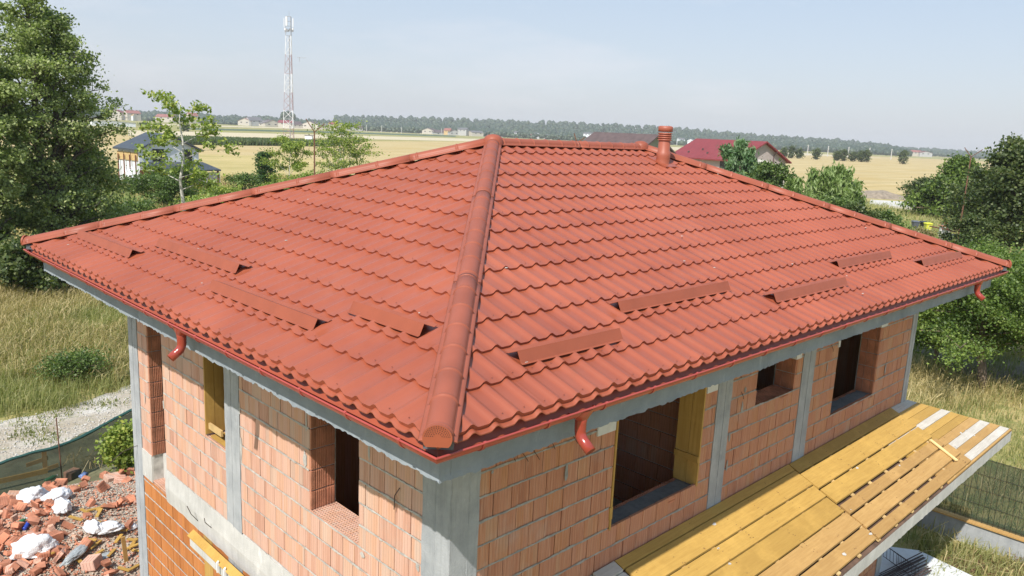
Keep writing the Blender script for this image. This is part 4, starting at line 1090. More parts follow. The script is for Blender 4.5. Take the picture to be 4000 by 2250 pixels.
# shrubs around the left side
for px, d, yt, rp, lf, lb, nn in (
    (110, 43, 960, 190, 'leaf_dark', 'dark green shrub under the tall poplar at the left edge', 11000),
    (330, 47, 960, 140, 'leaf_dark', 'dark shrub at the foot of the poplar behind the roof corner', 8000),
    (600, 84, 700, 110, 'leaf_mid', 'light green bush left of the pale trunked young tree', 7000),
    (700, 86, 655, 90, 'leaf_mid', 'bushy green shrub right in front of the white house porch', 7000),
    (870, 80, 745, 80, 'leaf_young', 'low yellowish shrub right of the young tree trunk', 4200),
    (955, 92, 680, 60, 'leaf_mid', 'small shrub beyond the hip ridge near the wire fence', 3600),
    (1225, 84, 690, 90, 'leaf_young', 'low yellow green shrub between the two birches', 5200),
    (500, 66, 800, 80, 'leaf_mid', 'low green shrub between the poplar foot and the young tree', 5000),
    (790, 74, 790, 90, 'leaf_young', 'low yellow green shrub directly right of the young tree foot', 5200),
    (1330, 84, 700, 95, 'leaf_young', 'yellow green shrub at the foot of the larger birch', 6000),
    (1150, 82, 715, 80, 'leaf_young', 'yellow green shrub at the foot of the smaller birch', 5200),
    (1060, 82, 725, 75, 'leaf_young', 'loose yellow green shrub in front of the juniper', 4600),
    (1430, 88, 715, 60, 'leaf_young', 'small yellow green shrub right of the larger birch', 2400)):
    px_tree(px, d, yt, rp, 'shrub', lb, leaf=lf, n_leaf=nn, lsize=.15, trunk_r=.05, base=.03, shape='round', limbs=16, cluster=.33, cat='shrub', seed=px)
px_tree(235, 28, 1405, 95, 'shrub', 'low bush in the middle of the dry meadow', leaf='leaf_mid', n_leaf=5000, lsize=.055, trunk_r=.03, base=.03, shape='round', limbs=22, cluster=.24, cat='shrub', seed=91)
px_tree(1030, 100, 592, 34, 'juniper', 'narrow dark green conifer left of the birches', leaf='leaf_conifer', n_leaf=6500, lsize=.15, trunk_r=.08, base=.03, shape='column', limbs=30, cluster=.22, seed=8)
px_tree(1130, 92, 548, 92, 'birch_tree', 'smaller birch with thin yellow green leaves below the mast', leaf='leaf_young', bark='bark_pale', n_leaf=6500, lsize=.15, trunk_r=.07, base=.05, shape='column', limbs=20, cluster=.27, seed=9, fill=.2)
px_tree(1325, 92, 490, 125, 'birch_tree', 'larger pale stemmed birch with yellow green leaves right of the mast', leaf='leaf_young', bark='bark_pale', n_leaf=9500, lsize=.15, trunk_r=.08, base=.05, shape='column', limbs=26, cluster=.27, seed=10, stems=2, fill=.2)
# right side trees
px_tree(2895, 82, 545, 78, 'weeping_willow', 'tall silvery green willow in front of the red roofed house', leaf='leaf_pinewillow', n_leaf=13000, lsize=.17, trunk_r=.16, base=.20, shape='column', limbs=26, cluster=.30, droop=.42, elong=3.2, seed=12)
px_tree(3015, 76, 615, 82, 'tree', 'round dark green tree between the red roofed house and the willows', leaf='leaf_mid', n_leaf=9500, lsize=.19, trunk_r=.15, base=.1, shape='round', limbs=20, cluster=.36, seed=13)
px_tree(3125, 74, 672, 50, 'weeping_willow', 'small light green willow between the round tree and the large willow', leaf='leaf_willow', n_leaf=5500, lsize=.16, trunk_r=.1, base=.15, shape='round', limbs=16, cluster=.26, droop=.5, elong=3.2, seed=14)
px_tree(3275, 80, 640, 112, 'weeping_willow', 'large light green drooping willow at the edge of the stubble field', leaf='leaf_willow', n_leaf=16000, lsize=.17, trunk_r=.2, base=.22, shape='umbrella', limbs=26, cluster=.32, droop=.55, elong=3.4, seed=15)
for px, d, yt, rp, lf, lb, nn in (
    (3190, 66, 775, 65, 'leaf_willow', 'light green shrub below the large willow beside the hip ridge', 4500),
    (3290, 66, 768, 95, 'leaf_mid', 'broad dark green shrub under the large willow', 8000),
    (3385, 64, 795, 85, 'leaf_dark', 'dark shrub between the willow and the grey wheelie bin', 7500),
    (3500, 68, 825, 72, 'leaf_mid', 'shrub directly left of the grey wheelie bin', 6500),
    (3850, 70, 850, 95, 'leaf_dark', 'dark bush over the ruined white wall', 7500),
    (3640, 78, 905, 55, 'weed', 'grey green weeds in front of the ruined white wall', 3000),
    (3760, 60, 985, 95, 'leaf_mid', 'green bush below the ruined wall near the roof corner', 6500)):
    px_tree(px, d, yt, rp, 'shrub', lb, leaf=lf, n_leaf=nn, lsize=.15, trunk_r=.05, base=.03, shape='round', limbs=18, cluster=.33, cat='shrub', seed=px)
px_tree(3765, 122, 600, 140, 'tree', 'large bright green tree with a pointed top at the far field edge', leaf='leaf_walnut', n_leaf=17000, lsize=.30, trunk_r=.25, base=.06, shape='cone', limbs=34, cluster=.62, seed=16, stems=1)
px_tree(3640, 126, 700, 75, 'shrub', 'dark bush at the left foot of the bright green tree', leaf='leaf_dark', n_leaf=6000, lsize=.24, trunk_r=.12, base=.03, shape='round', limbs=18, cluster=.5, seed=17, cat='shrub')
px_tree(3990, 74, 520, 130, 'tree', 'tall dark tree cut off by the right edge', leaf='leaf_dark', n_leaf=20000, lsize=.20, trunk_r=.2, base=.12, shape='round', limbs=34, cluster=.45, seed=18)
px_tree(3880, 86, 668, 120, 'tree', 'wide dark green tree left of the tall one at the right edge', leaf='leaf_dark', n_leaf=15000, lsize=.20, trunk_r=.2, base=.06, shape='round', limbs=28, cluster=.45, seed=19)
make_tree('walnut_tree', 'bright green walnut with spreading branches and leaning trunk behind the porch roof', tuple(spot(3890, 1200, 33.5))[:2], 4.5, 3.9, 'leaf_walnut', 'bark_brown', 62000, .072, .17, .28, 'umbrella', limbs=30, cluster=.36, seed=22, lean=(.3, .8), fill=.6)
make_tree('walnut_tree', 'second bright green walnut cut off by the right edge beside the leaning one', tuple(spot(4090, 1200, 36))[:2], 5.0, 3.4, 'leaf_walnut', 'bark_brown', 38000, .074, .15, .22, 'umbrella', limbs=22, cluster=.38, seed=23)
make_tree('walnut_tree', 'low leafy walnut crown right below the far end of the gutter', tuple(spot(3690, 1200, 36))[:2], 3.3, 2.3, 'leaf_walnut', 'bark_brown', 26000, .072, .10, .2, 'umbrella', limbs=20, cluster=.34, seed=24)
# shrub by the concrete column
make_tree('shrub', 'yellow green shrub tight against the left corner of the house', (3.0, 15.5), 1.15, .38, 'leaf_young', 'bark_brown', 3000, .07, .02, .05, 'column', limbs=20, cluster=.13, cat='shrub', seed=31)

# ---- tall grass
def tufts(name, label, pts, hmin, hmax, blades, mat, spread=.16, width=.02, lean=.35, vmean=.5, seedhead=0.0):
    n = len(pts); P = np.repeat(pts, blades, 0); m_ = len(P)
    tone = np.repeat(np.clip(rng.normal(vmean, .22, n), 0, 1), blades); hh = np.repeat(rng.uniform(.7, 1.15, n), blades)
    P = P + np.concatenate([rng.normal(0, spread, (m_, 2)), np.zeros((m_, 1))], 1)
    h = rng.uniform(hmin, hmax, m_) * hh; az = rng.uniform(0, 2 * np.pi, m_); ln = np.abs(rng.normal(0, lean, m_)) * h
    wind = np.array([.10, -.07]) * h[:, None]
    dx = np.stack([np.cos(az) * ln, np.sin(az) * ln], 1) + wind
    az2 = rng.uniform(0, 2 * np.pi, m_); w_ = np.stack([np.cos(az2), np.sin(az2), np.zeros(m_)], 1) * (width * rng.uniform(.6, 1.4, (m_, 1)))
    mid = P + np.concatenate([dx * .35, (h * .6)[:, None]], 1); tip = P + np.concatenate([dx, (h * .97 - ln * .25)[:, None]], 1)
    V = np.stack([P - w_, P + w_, mid + w_ * .9, mid - w_ * .9, mid - w_ * .9, mid + w_ * .9, tip + w_ * (.25 + seedhead), tip - w_ * (.25 + seedhead)], 1).reshape(-1, 3)
    F = np.arange(8 * m_).reshape(2 * m_, 4)
    var = np.repeat(np.clip(tone + rng.normal(0, .18, m_), 0, 1), 2)
    return np_mesh(name, V, F, var, mat, None, (0, 0, 0), kind='stuff', label=label)
def scatter(n, x0, x1, y0, y1, keep):
    P = np.stack([rng.uniform(x0, x1, n), rng.uniform(y0, y1, n), np.zeros(n)], 1)
    return P[np.array([keep(p) for p in P])]
def outside_house(p): return not (-.6 < p[0] < 14.6 and -1.0 < p[1] < 10)
def left_meadow(p):
    edge = np.interp(p[0], [b_[0] for b_ in B], [b_[1] for b_ in B])
    return p[1] > edge + .1 + .5 * noise.noise((p[0] * .8, p[1] * .8, 0))
P = scatter(9500, -9, 22, 20, 47, left_meadow)
keepd = np.array([noise.noise((p[0] * .11, p[1] * .11, 2)) + (p[1] - 29 - .3 * p[0]) * .07 + .28 for p in P])
tufts('dry_grass', 'tall dry golden grass in the meadow left of the house', P[keepd > -.12], .35, .8, 15, 'dry_grass', .30, .0075, .5, .55, .9)
tufts('green_grass', 'green grass along the far side of the gravel track', P[keepd <= .12], .25, .7, 13, 'green_grass', .28, .009, .5, .6)
P = scatter(2600, -9, 14, 19.5, 25.5, left_meadow)
tufts('green_grass', 'short green grass on the verge of the gravel track', P, .12, .4, 12, 'green_grass', .25, .007, .7, .6)
# sparse tufts on the track
P = np.array([(*on_track(), .02) for _ in range(900)]); P = P[np.array([noise.noise((p[0] * .7, p[1] * .7, 5)) > .18 for p in P])]
tufts('track_grass', 'thin grass growing in patches on the gravel track', P, .04, .12, 7, 'green_grass', .14, .012, .6, .35)
# right meadow
P = scatter(9000, 14.2, 48, -12, 24, lambda p: outside_house(p) and not (15.7 < p[0] < 16.3))
dn = np.array([noise.noise((p[0] * .2, p[1] * .2, 7)) for p in P])
tufts('dry_grass', 'pale dry grass in the meadow behind the porch', P[dn > -.05], .3, .75, 9, 'dry_grass', .28, .009, .5, .6, .8)
tufts('green_grass', 'green grass patches in the meadow behind the porch', P[dn < .12], .2, .5, 10, 'green_grass', .28, .009, .5, .55)
P = scatter(5200, 40, 130, 8, 60, lambda p: True)
tufts('meadow_grass', 'rough grass around the wheelie bins and the ruined wall', P, .4, .9, 6, 'green_grass', .5, .035, .4, .7)
P = scatter(7000, -5, 75, 45, 112, lambda p: p[1] > 45 + .0 * p[0] and p[0] < 75)
dn = np.array([noise.noise((p[0] * .07, p[1] * .07, 9)) for p in P])
tufts('meadow_grass', 'yellow grass behind the poplars and around the birches', P[dn > -.1], .4, .9, 6, 'dry_grass', .5, .035, .4, .6)
tufts('meadow_grass', 'green grass patches around the white house plot', P[dn < -.02], .3, .6, 6, 'green_grass', .5, .035, .4, .6)
# corn field
a0 = ground(700, 566); a1 = ground(1296, 573); b0 = ground(700, 549); b1 = ground(1296, 566)
u = rng.uniform(0, 1, 12000); v = rng.uniform(0, 1, 12000)
P = np.array([tuple(a0.lerp(a1, uu).lerp(b0.lerp(b1, uu), vv)) for uu, vv in zip(u, v)]); P[:, 2] = 0
tufts('corn_field', 'dark green strip of standing corn beyond the white house', P, 1.6, 2.3, 3, 'corn', .5, .16, .15, .5)
P = scatter(1500, -8, 4, 12.5, 17.0, lambda p: p[1] < 16.8 and (p[0] < -1.6 + .5 * noise.noise((p[1], 1, 1)) and p[1] > 12.9))
tufts('dry_weeds', 'brown dry weeds at the edge of the rubble heap', P, .3, .8, 9, 'weed', .12, .007, .4, .4)

# ================================================================== FAR: forest, villages, poles, mast
def blob_base():
    bm = bmesh.new(); bmesh.ops.create_icosphere(bm, subdivisions=1, radius=1); V = np.array([tuple(v.co) for v in bm.verts]); F = np.array([[v.index for v in f.verts] for f in bm.faces]); bm.free(); return V, F
BV, BF = blob_base()
def forest(name, label, rows):
    Vs = []; Fs = []; a = []; off = 0
    for px, py, dist, s_ in rows:
        p = spot(px, py, dist)
        k = rng.uniform(.72, 1.2, (len(BV), 1)); V = BV * k * np.array([s_, s_, s_ * .95 * rng.uniform(.8, 1.2)]) + np.array(p)
        Vs.append(V); Fs.append(BF + off); off += len(BV)
        a.append(np.clip(np.full(len(BF), rng.uniform(.1, .9)) + rng.normal(0, .15, len(BF)), 0, 1))
    return np_mesh(name, np.vstack(Vs), np.vstack(Fs), np.concatenate(a), 'leaf_far', None, kind='stuff', label=label)
def interp(x, xs, ys): return float(np.interp(x, xs, ys))
HZ = lambda px: 474 + (px - 1000) * .047
top_x = [1330, 1400, 1600, 1900, 2200, 2450, 2700, 2850, 3100, 3300, 3450, 3520, 3560]
top_y = [447, 449, 455, 463, 472, 484, 498, 514, 533, 545, 560, 575, 590]
rows = []
for i in range(4600):
    px = random.uniform(1310, 3550); ty = interp(px, top_x, top_y); by = HZ(px) + 8; q = random.random() ** .7
    py = ty + 5 + (by - ty - 5) * q; rows.append((px, py, 2650 - 900 * q + random.uniform(-60, 60), random.uniform(4.5, 9.5)))
forest('forest', 'long wooded ridge on the horizon behind the fields', rows)
rows = []
for i in range(1900):
    px = random.uniform(-200, 1330); q = random.random(); py = HZ(px) - 14 - 10 * noise.noise((px * .012, 3, 0)) + 26 * q; rows.append((px, py, 2300 - 700 * q, random.uniform(3.5, 8.5)))
for i in range(50): rows.append((1125 + random.uniform(-24, 24), 455 + random.uniform(-16, 25), 1600, 5))
for i in range(500):
    px = random.uniform(1330, 2600); rows.append((px, HZ(px) + 4 + random.uniform(-3, 10), 1550, random.uniform(3, 6)))
forest('village_trees', 'belt of trees behind the village on the left horizon', rows)
rows = []
for i in range(1300):
    px = random.uniform(3420, 4150); q = random.random(); rows.append((px, HZ(px) - 4 * interp(px, [3420, 3800, 4150], [4.2, 3.0, 1.0]) + 18 * q, 3600 - 1300 * q, random.uniform(4, 9)))
forest('distant_trees', 'faint line of distant trees on the right horizon', rows)

def gable_house(name, label, P0, wdir, ldir, wd, ln, h, rh, wall, roofm, group=None, over=.5, win=None, cat='house', hip=False):
    """P0 front-left corner; wdir along the gable wall, ldir along the ridge"""
    P0 = Vector((P0[0], P0[1], 0)); u = Vector((math.cos(wdir), math.sin(wdir), 0)); l_ = Vector((math.cos(ldir), math.sin(ldir), 0)); up = Vector((0, 0, 1))
    root = thing(name, label, cat, tuple(P0 + u * wd / 2 + l_ * ln / 2), group)
    mb = MB()
    a, b_, c, d = P0, P0 + u * wd, P0 + u * wd + l_ * ln, P0 + l_ * ln
    mb.quad(a, b_, b_ + up * h, P0 + u * wd / 2 + up * (h + rh), a + up * h, var=.5); mb.quad(d, c, c + up * h, d + u * wd / 2 + up * (h + rh), d + up * h, var=.5)
    mb.quad(a, d, d + up * h, a + up * h, var=.5); mb.quad(b_, c, c + up * h, b_ + up * h, var=.5); mb.build('wall', wall, root)
    rb = MB(); th = .22; sl = rh / (wd / 2)
    for s_ in (-1, 1):
        e0 = P0 + u * (wd / 2 + s_ * (wd / 2 + over)) - l_ * over + up * (h - sl * over); e1 = e0 + l_ * (ln + 2 * over)
        hi = ln * .25 if hip else 0
        r0 = P0 + u * wd / 2 - l_ * (over - hi) + up * (h + rh + .03); r1 = r0 + l_ * (ln + 2 * over - 2 * hi)
        rb.hexa([e0 - up * th, e1 - up * th, r1 - up * th, r0 - up * th, e0, e1, r1, r0])
    ro = rb.build('roof', roofm, root)
    if win:
        for (side, s_, z0, w_, hh) in win:
            if side == 'g': o_ = P0 + u * s_ - l_ * .03; ax = u; n_ = -l_
            elif side == 'l': o_ = P0 + l_ * s_ - u * .03; ax = l_; n_ = -u
            else: o_ = b_ + l_ * s_ + u * .03; ax = l_; n_ = u
            mb = MB(); mb.obox(o_ + ax * w_ / 2 + up * (z0 + hh / 2), ax * (w_ / 2), n_ * .05, up * hh / 2); mb.build('window', 'window_dark', root)
    return root
# -- white house with slate roofs on the left
vd = lambda px: math.atan2(*reversed(tuple(ray(px, 600))[:2]))     # heading of the view ray
p = spot(545, 650, 108); th_ = vd(645); wdr = th_ - math.radians(62); ldr = wdr + math.pi / 2
p_r = spot(739, 650, 108); wl = 7.9
wh = gable_house('white_house', 'white two storey house with slate blue roof behind the young tree', (p.x, p.y), wdr, ldr, wl, 5.4, 4.75, 1.75, 'wall_white', 'roof_slate', over=.45,
                 win=[('g', 1.7, 3.05, 1.5, 1.55), ('g', 5.7, 3.05, 1.25, 1.5)])
u = Vector((math.cos(wdr), math.sin(wdr), 0)); l_ = Vector((math.cos(ldr), math.sin(ldr), 0)); P0 = Vector((p.x, p.y, 0)); up = Vector((0, 0, 1))
mb = MB(); e0 = P0 - l_ * 2.6 - u * .0 + up * 2.15; e1 = e0 + u * (wl + 1.6); r0 = P0 - l_ * .05 + up * 3.0; r1 = r0 + u * (wl + .5)
mb.hexa([e0 - up * .18, e1 - up * .18, r1 - up * .18, r0 - up * .18, e0, e1, r1, r0]); mb.build('porch_roof', 'roof_slate', wh)
for s_ in (.2, 3.1, 6.2, 9.2):
    mb = MB(); c = P0 - l_ * 2.3 + u * s_; mb.obox(c + up * 1.0, u * .10, l_ * .10, up * 1.0); mb.build('porch_post', 'timber_red', wh)
mb = MB(); mb.obox(P0 - l_ * .08 + u * wl / 2 + up * 1.0, u * wl / 2, l_ * .04, up * 1.0); mb.build('lower_wall', 'timber_red', wh)
mb = MB(); mb.obox(P0 - l_ * 2.3 + u * 7.9 + up * .9, u * 1.6, l_ * .05, up * .9); mb.build('porch_panel', 'wall_grey', wh)
for k in range(4): 
    mb = MB(); mb.obox(P0 - l_ * 2.3 + u * 1.1 + up * (.5 + k * .32), u * .9, l_ * .03, up * .1); mb.build('porch_slat', 'timber_pale', wh)
for k in range(3):
    mb = MB(); mb.obox(P0 + l_ * (1 + k * 1.8) - u * .08 + up * 3.6, l_ * .8, u * .05, up * (.5)); mb.build('cladding_board', 'timber_pale', wh)
for k in range(4):
    mb = MB(); mb.obox(P0 + l_ * (.3 + k * 1.5) - u * .3 + up * 1.9, l_ * .06, u * .06, up * 1.9); mb.build('scaffold_post', 'timber_red', wh)
for nm, px0, py0, px1, py1, dd, lb in (('ladder', 506, 650, 530, 712, 103, 'pale ladder leaning on the left side of the white house'), ('ladder', 498, 660, 512, 700, 104, 'shorter ladder left of the pale one beside the white house')):
    t_ = spot(px0, py0, dd + 1.5); b_ = spot(px1, py1, dd); rt = thing(nm, lb, 'ladder', (b_.x, b_.y, 0)); w_ = Vector((.22, -.05, 0))
    for s_ in (-1, 1):
        mb = MB(); mb.tube([b_ + w_ * s_, t_ + w_ * s_], .05, 5); mb.build('rail', 'steel_white', rt)
    for k in range(8):
        c = b_.lerp(t_, (k + .5) / 8); mb = MB(); mb.tube([c - w_, c + w_], .03, 4); mb.build('rung', 'steel_white', rt)
mb = MB()
# -- brown roofed and red roofed houses behind the ridge
def roof_house(name, label, pxA, pyA, pxB, pyB, d, wd, rh, h_e, wall, roofm, yaw, **k):
    """ridge from pixel A to pixel B; B end is the gable facing right"""
    return None
th_ = vd(2564); gd = th_ - math.radians(38)          # gable wall heading
ld = gd + math.pi / 2
B_ = spot(2574, 526, 112); lx = Vector((math.cos(ld), math.sin(ld), 0)); ux = Vector((math.cos(gd), math.sin(gd), 0))
P0 = B_ - ux * 4.6 + lx * .5; bh = gable_house('brown_house', 'house with brown tiled gable roof beyond the ridge left of the vent pipe', (P0.x, P0.y), gd, ld, 9.2, 11.0, 6.6, B_.z - 6.6, 'wall_olive', 'roof_brown', over=.6, win=[('g', 3.2, 6.3, 1.0, 1.0), ('g', 5.6, 5.6, 1.4, 1.5)])
th_ = vd(2991); gd = th_ - math.radians(40); ld = gd + math.pi / 2
B_ = spot(2996, 553, 136); lx = Vector((math.cos(ld), math.sin(ld), 0)); ux = Vector((math.cos(gd), math.sin(gd), 0))
P0 = B_ - ux * 5.9 + lx * .6; P0.z = 0
rh_ = gable_house('red_roofed_house', 'pinkish house with crimson tiled roof right of the vent pipe', (P0.x, P0.y), gd, ld, 11.8, 14.5, 6.3, B_.z - 6.3, 'wall_pink', 'roof_crimson', over=.7,
                  win=[('g', 9.2, 4.0, .9, 1.3), ('l', 10.5, 4.6, 2.2, 1.1), ('l', 2.0, 4.6, 1.5, 1.1)])
mb = MB(); c = P0 + lx * 7 - ux * .12; mb.obox(c + up * 2.2, lx * 7.2, ux * .06, up * 2.2); mb.build('white_band', 'plaster_white', rh_)
for k in range(5):
    q = P0 + lx * (3 + k * 2.2) - ux * .3 + ux * (1.2 + 1.1 * (k % 2)) + up * (6.3 + (1.2 + 1.1 * (k % 2)) * (B_.z - 6.3) / 5.9); mb = MB(); mb.obox(q, lx * .12, ux * .12, up * .16); mb.build('snow_hook', 'roof_brown', rh_)
mb = MB(); q = P0 + ux * 8.6 - lx * .1; mb.tube([q + up * 7.6 - lx * .6, q + up * 7.2 - lx * .2, q + up * 7.0, q], .09, 6); mb.build('downpipe', 'roof_brown', rh_)
q = spot(2985, 700, 84); sh = MB(); vx_ = Vector(RGT).normalized(); vx_.z = 0; vx_.normalize(); fw = Vector((vx_.y * -1, vx_.x, 0))
prof_ = [(-2.1, 0), (2.1, 0), (2.1, 5.2), (1.6, 6.0), (.8, 6.8), (0, 7.1), (-.8, 6.8), (-1.6, 6.0), (-2.1, 5.2)]
fr_ = [Vector((q.x, q.y, 0)) + vx_ * a + up * z_ for a, z_ in prof_]; bk_ = [p_ + fw * 3.5 for p_ in fr_]
sh.quad(*fr_, var=.5); sh.quad(*bk_[::-1], var=.5); sh.strip(fr_ + [fr_[0]], bk_ + [bk_[0]]); sh.build('garden_shed', 'wall_cream', None, origin=(q.x, q.y, 0), label='cream building with rounded gable behind the round dark tree', cat='shed')

# village houses: px, py(base), width px, wall height px, roof px, wall, roof, label
VIL = [
    (448, 446, 40, 8, 9, 'wall_cream', 'roof_crimson', 'far crimson roofed house behind the poplar tips'),
    (524, 450, 44, 8, 9, 'wall_cream', 'roof_brick', 'far house with red roof right of the poplar crown'),
    (498, 458, 34, 9, 7, 'wall_white', 'timber_pale', 'far pale house with unfinished yellow roof'),
    (522, 470, 40, 10, 8, 'wall_cream', 'roof_grey', 'far pale house with pale grey roof above the slate roofed house'),
    (640, 466, 56, 10, 9, 'wall_cream', 'roof_brick', 'far cream house seen through the young tree'),
    (757, 458, 30, 7, 9, 'wall_cream', 'roof_brick', 'small far house with orange red roof above the young tree'),
    (955, 482, 46, 9, 11, 'wall_cream', 'roof_brick', 'far pale house with red roof, first of the village row'),
    (1000, 478, 46, 8, 12, 'wall_grey', 'roof_grey', 'far house with steep grey roof left of the cream gabled house'),
    (1024, 490, 34, 9, 10, 'wall_cream', 'roof_grey', 'far pale gabled house with dark roof left of the mast'),
    (1066, 494, 56, 13, 12, 'wall_cream', 'roof_brown', 'far cream gabled house just left of the mast foot'),
    (1110, 486, 50, 7, 9, 'wall_cream', 'roof_crimson', 'long low far building with crimson roof behind the mast'),
    (1160, 494, 40, 8, 11, 'wall_cream', 'roof_brown', 'far house with brown roof right behind the mast'),
    (1208, 497, 64, 10, 13, 'wall_cream', 'roof_brown', 'wide far pale house with brown roof right of the mast'),
    (1268, 499, 40, 9, 8, 'wall_cream', 'roof_grey', 'far pale house between mast and larger birch'),
    (1296, 490, 26, 6, 7, 'wall_cream', 'roof_crimson', 'small far crimson roofed house by the larger birch'),
    (1332, 500, 36, 8, 10, 'wall_cream', 'roof_brown', 'far house with brown roof behind the larger birch top'),
    (1366, 502, 32, 7, 8, 'wall_grey', 'roof_grey', 'far grey house right of the larger birch top'),
    (1400, 507, 34, 8, 8, 'wall_grey', 'roof_brown', 'far low brown house at the field edge right of the birch'),
    (1671, 520, 44, 11, 9, 'wall_cream', 'roof_brown', 'far pale house with porch, leftmost before the wooded ridge'),
    (1722, 525, 62, 8, 9, 'wall_grey', 'roof_brown', 'long far brown roofed house before the wooded ridge'),
    (1746, 514, 24, 6, 7, 'timber_pale', 'roof_brick', 'small far yellow house with red roof before the wooded ridge'),
    (1776, 524, 44, 8, 9, 'wall_grey', 'roof_brown', 'far dark roofed house left of the grey one before the ridge'),
    (1804, 514, 34, 9, 6, 'wall_grey', 'roof_grey', 'far flat grey house before the wooded ridge'),
    (1866, 528, 46, 11, 6, 'wall_cream', 'roof_grey', 'far low pale house just left of the roof apex'),
    (2060, 545, 46, 6, 11, 'wall_cream', 'roof_brick', 'far red roofed house just above the main roof ridge'),
    (2150, 545, 36, 10, 9, 'wall_cream', 'roof_grey', 'far pale house with dark roof above the main roof ridge'),
    (2018, 522, 24, 5, 4, 'wall_white', 'roof_grey', 'tiny pale house in trees right of the roof apex'),
    (2100, 526, 16, 5, 3, 'wall_white', 'roof_grey', 'tiny pale house in trees above the red roofed far house'),
    (2294, 528, 30, 7, 4, 'wall_white', 'roof_grey', 'white flat house on the wooded slope left of the brown roof'),
    (2664, 550, 22, 7, 4, 'wall_white', 'roof_grey', 'white house in trees right of the vent pipe'),
    (2697, 553, 22, 6, 5, 'wall_white', 'roof_grey', 'small grey roofed house above the left end of the crimson roof'),
    (3512, 599, 26, 7, 5, 'wall_cream', 'roof_brown', 'far house left of the lone round tree'),
    (3567, 600, 34, 7, 6, 'wall_cream', 'roof_brick', 'far house with white gable right of the lone round tree'),
    (3618, 603, 40, 6, 5, 'wall_grey', 'roof_crimson', 'long far crimson roofed building on the right horizon'),
]
for i, (px, py, wpx, hw, hr, wl_, rf, lb) in enumerate(VIL):
    dist = 1500 if px < 2000 else (1560 if px < 2400 else 1700)
    if px > 3400: dist = 1900
    s_ = dist / 3055; base = spot(px, py, dist); c = spot(px, py - 4, dist)
    hd = vd(px) - math.pi / 2 + (.5 if i % 2 else -.45); gable_front = i % 3 == 0
    wv = wpx * s_ * 1.1; ll = wv * .7
    ux = Vector((math.cos(hd), math.sin(hd), 0)); lx = Vector((math.cos(hd + math.pi / 2), math.sin(hd + math.pi / 2), 0))
    zt = spot(px, py - hw, dist).z; zb = 0
    if gable_front: P0 = c - ux * wv / 2; wd_, ln_, a_, b2 = wv, ll, hd, hd + math.pi / 2
    else: P0 = c + ux * wv / 2; wd_, ln_, a_, b2 = ll, wv, hd + math.pi / 2, hd + math.pi
    hh = max(3.0, zt)
    win = [('g', wd_ * .2, hh - 3.0, wd_ * .12, 1.6), ('g', wd_ * .62, hh - 3.0, wd_ * .12, 1.6)] if gable_front else [('l', ln_ * .2, hh - 3.0, ln_ * .1, 1.6), ('l', ln_ * .6, hh - 3.0, ln_ * .1, 1.6)]
    gable_house('village_house', lb, (P0.x, P0.y), a_, b2, wd_, ln_, hh, hr * s_, wl_, rf, 'houses of the distant villages', over=.6, win=win)
# pale long barn
p = spot(455, 490, 640); c = ray(455, 500); hd = vd(455) - math.pi / 2 + .3
gable_house('barn', 'long pale farm shed across the field behind the poplar', (spot(360, 490, 650).x, spot(360, 490, 650).y), hd, hd + math.pi / 2, 30, 9, 3.2, .8, 'wall_white', 'wall_grey', over=.3, cat='shed')
# poles in the fields
for i, (px, yb, yt) in enumerate(((3158, 592, 566), (3237, 597, 570), (3317, 602, 574), (3399, 608, 577), (3485, 613, 582), (1491, 510, 490), (1569, 516, 495), (1725, 522, 502), (1432, 505, 487))):
    dist = 900 if px > 3000 else 1400; t_ = spot(px, yt, dist); rt = thing('utility_pole', None, 'pole', (t_.x, t_.y, 0), 'concrete poles far out in the fields')
    rt['label'] = ['pale pole in the right field, first one right of the red roofed house', 'second pale pole in the right field', 'third pale pole in the right field above the bushes', 'fourth pale pole in the right field right of the bushes', 'last pale pole in the right field beside the lone round tree',
                   'pale pole before the wooded ridge right of the birch', 'pale pole midway before the wooded ridge', 'pale pole among the houses left of the roof apex', 'short pale pole at the village edge right of the birch'][i]
    mb = MB(); mb.tube([(t_.x, t_.y, 0), tuple(t_)], [.5, .35], 6); mb.build('pole', 'concrete_pale', rt)
    q = Vector((.8, -.8, 0)); mb = MB(); mb.tube([t_ - q * .9 - up * .5, t_ + q * .9 - up * .5], .12, 4); mb.build('crossarm', 'concrete_pale', rt)
# lone bushes in the fields
for px, yb, yt, rp, lb in ((3531, 616, 585, 18, 'lone round dark tree standing in the stubble field'), (3123, 603, 578, 16, 'round bush near the red roofed house in the far field'), (3190, 592, 577, 15, 'low bush in the far pale strip of field'), (3062, 590, 573, 13, 'small bush right above the gable of the red roofed house'), (3092, 578, 566, 10, 'tiny dark bush at the foot of the wooded ridge'),
    (3272, 606, 590, 16, 'leftmost bush of the clump in the right field'), (3297, 605, 581, 16, 'tallest bush of the clump in the right field'), (3333, 607, 592, 15, 'middle low bush of the clump in the right field'), (3365, 609, 587, 14, 'bush right of centre in the clump in the right field'), (3388, 609, 582, 14, 'rightmost bush of the clump in the right field'),
    (570, 507, 480, 17, 'round dark bush in the field above the slate roof'), (622, 506, 484, 14, 'second bush in the field right of the round dark one'), (728, 492, 483, 12, 'small far bush seen through the young tree'), (2835, 607, 600, 10, 'low scrub at the field edge')):
    dist = 620 if px > 2500 else 560; px_tree(px, dist, yt + 3, rp * .85, 'field_bush', lb, leaf='leaf_dark', n_leaf=1100, lsize=.75, trunk_r=.3, base=.05, shape='round', limbs=14, cluster=.9, cat='bush', seed=px, group='lone bushes out in the fields')
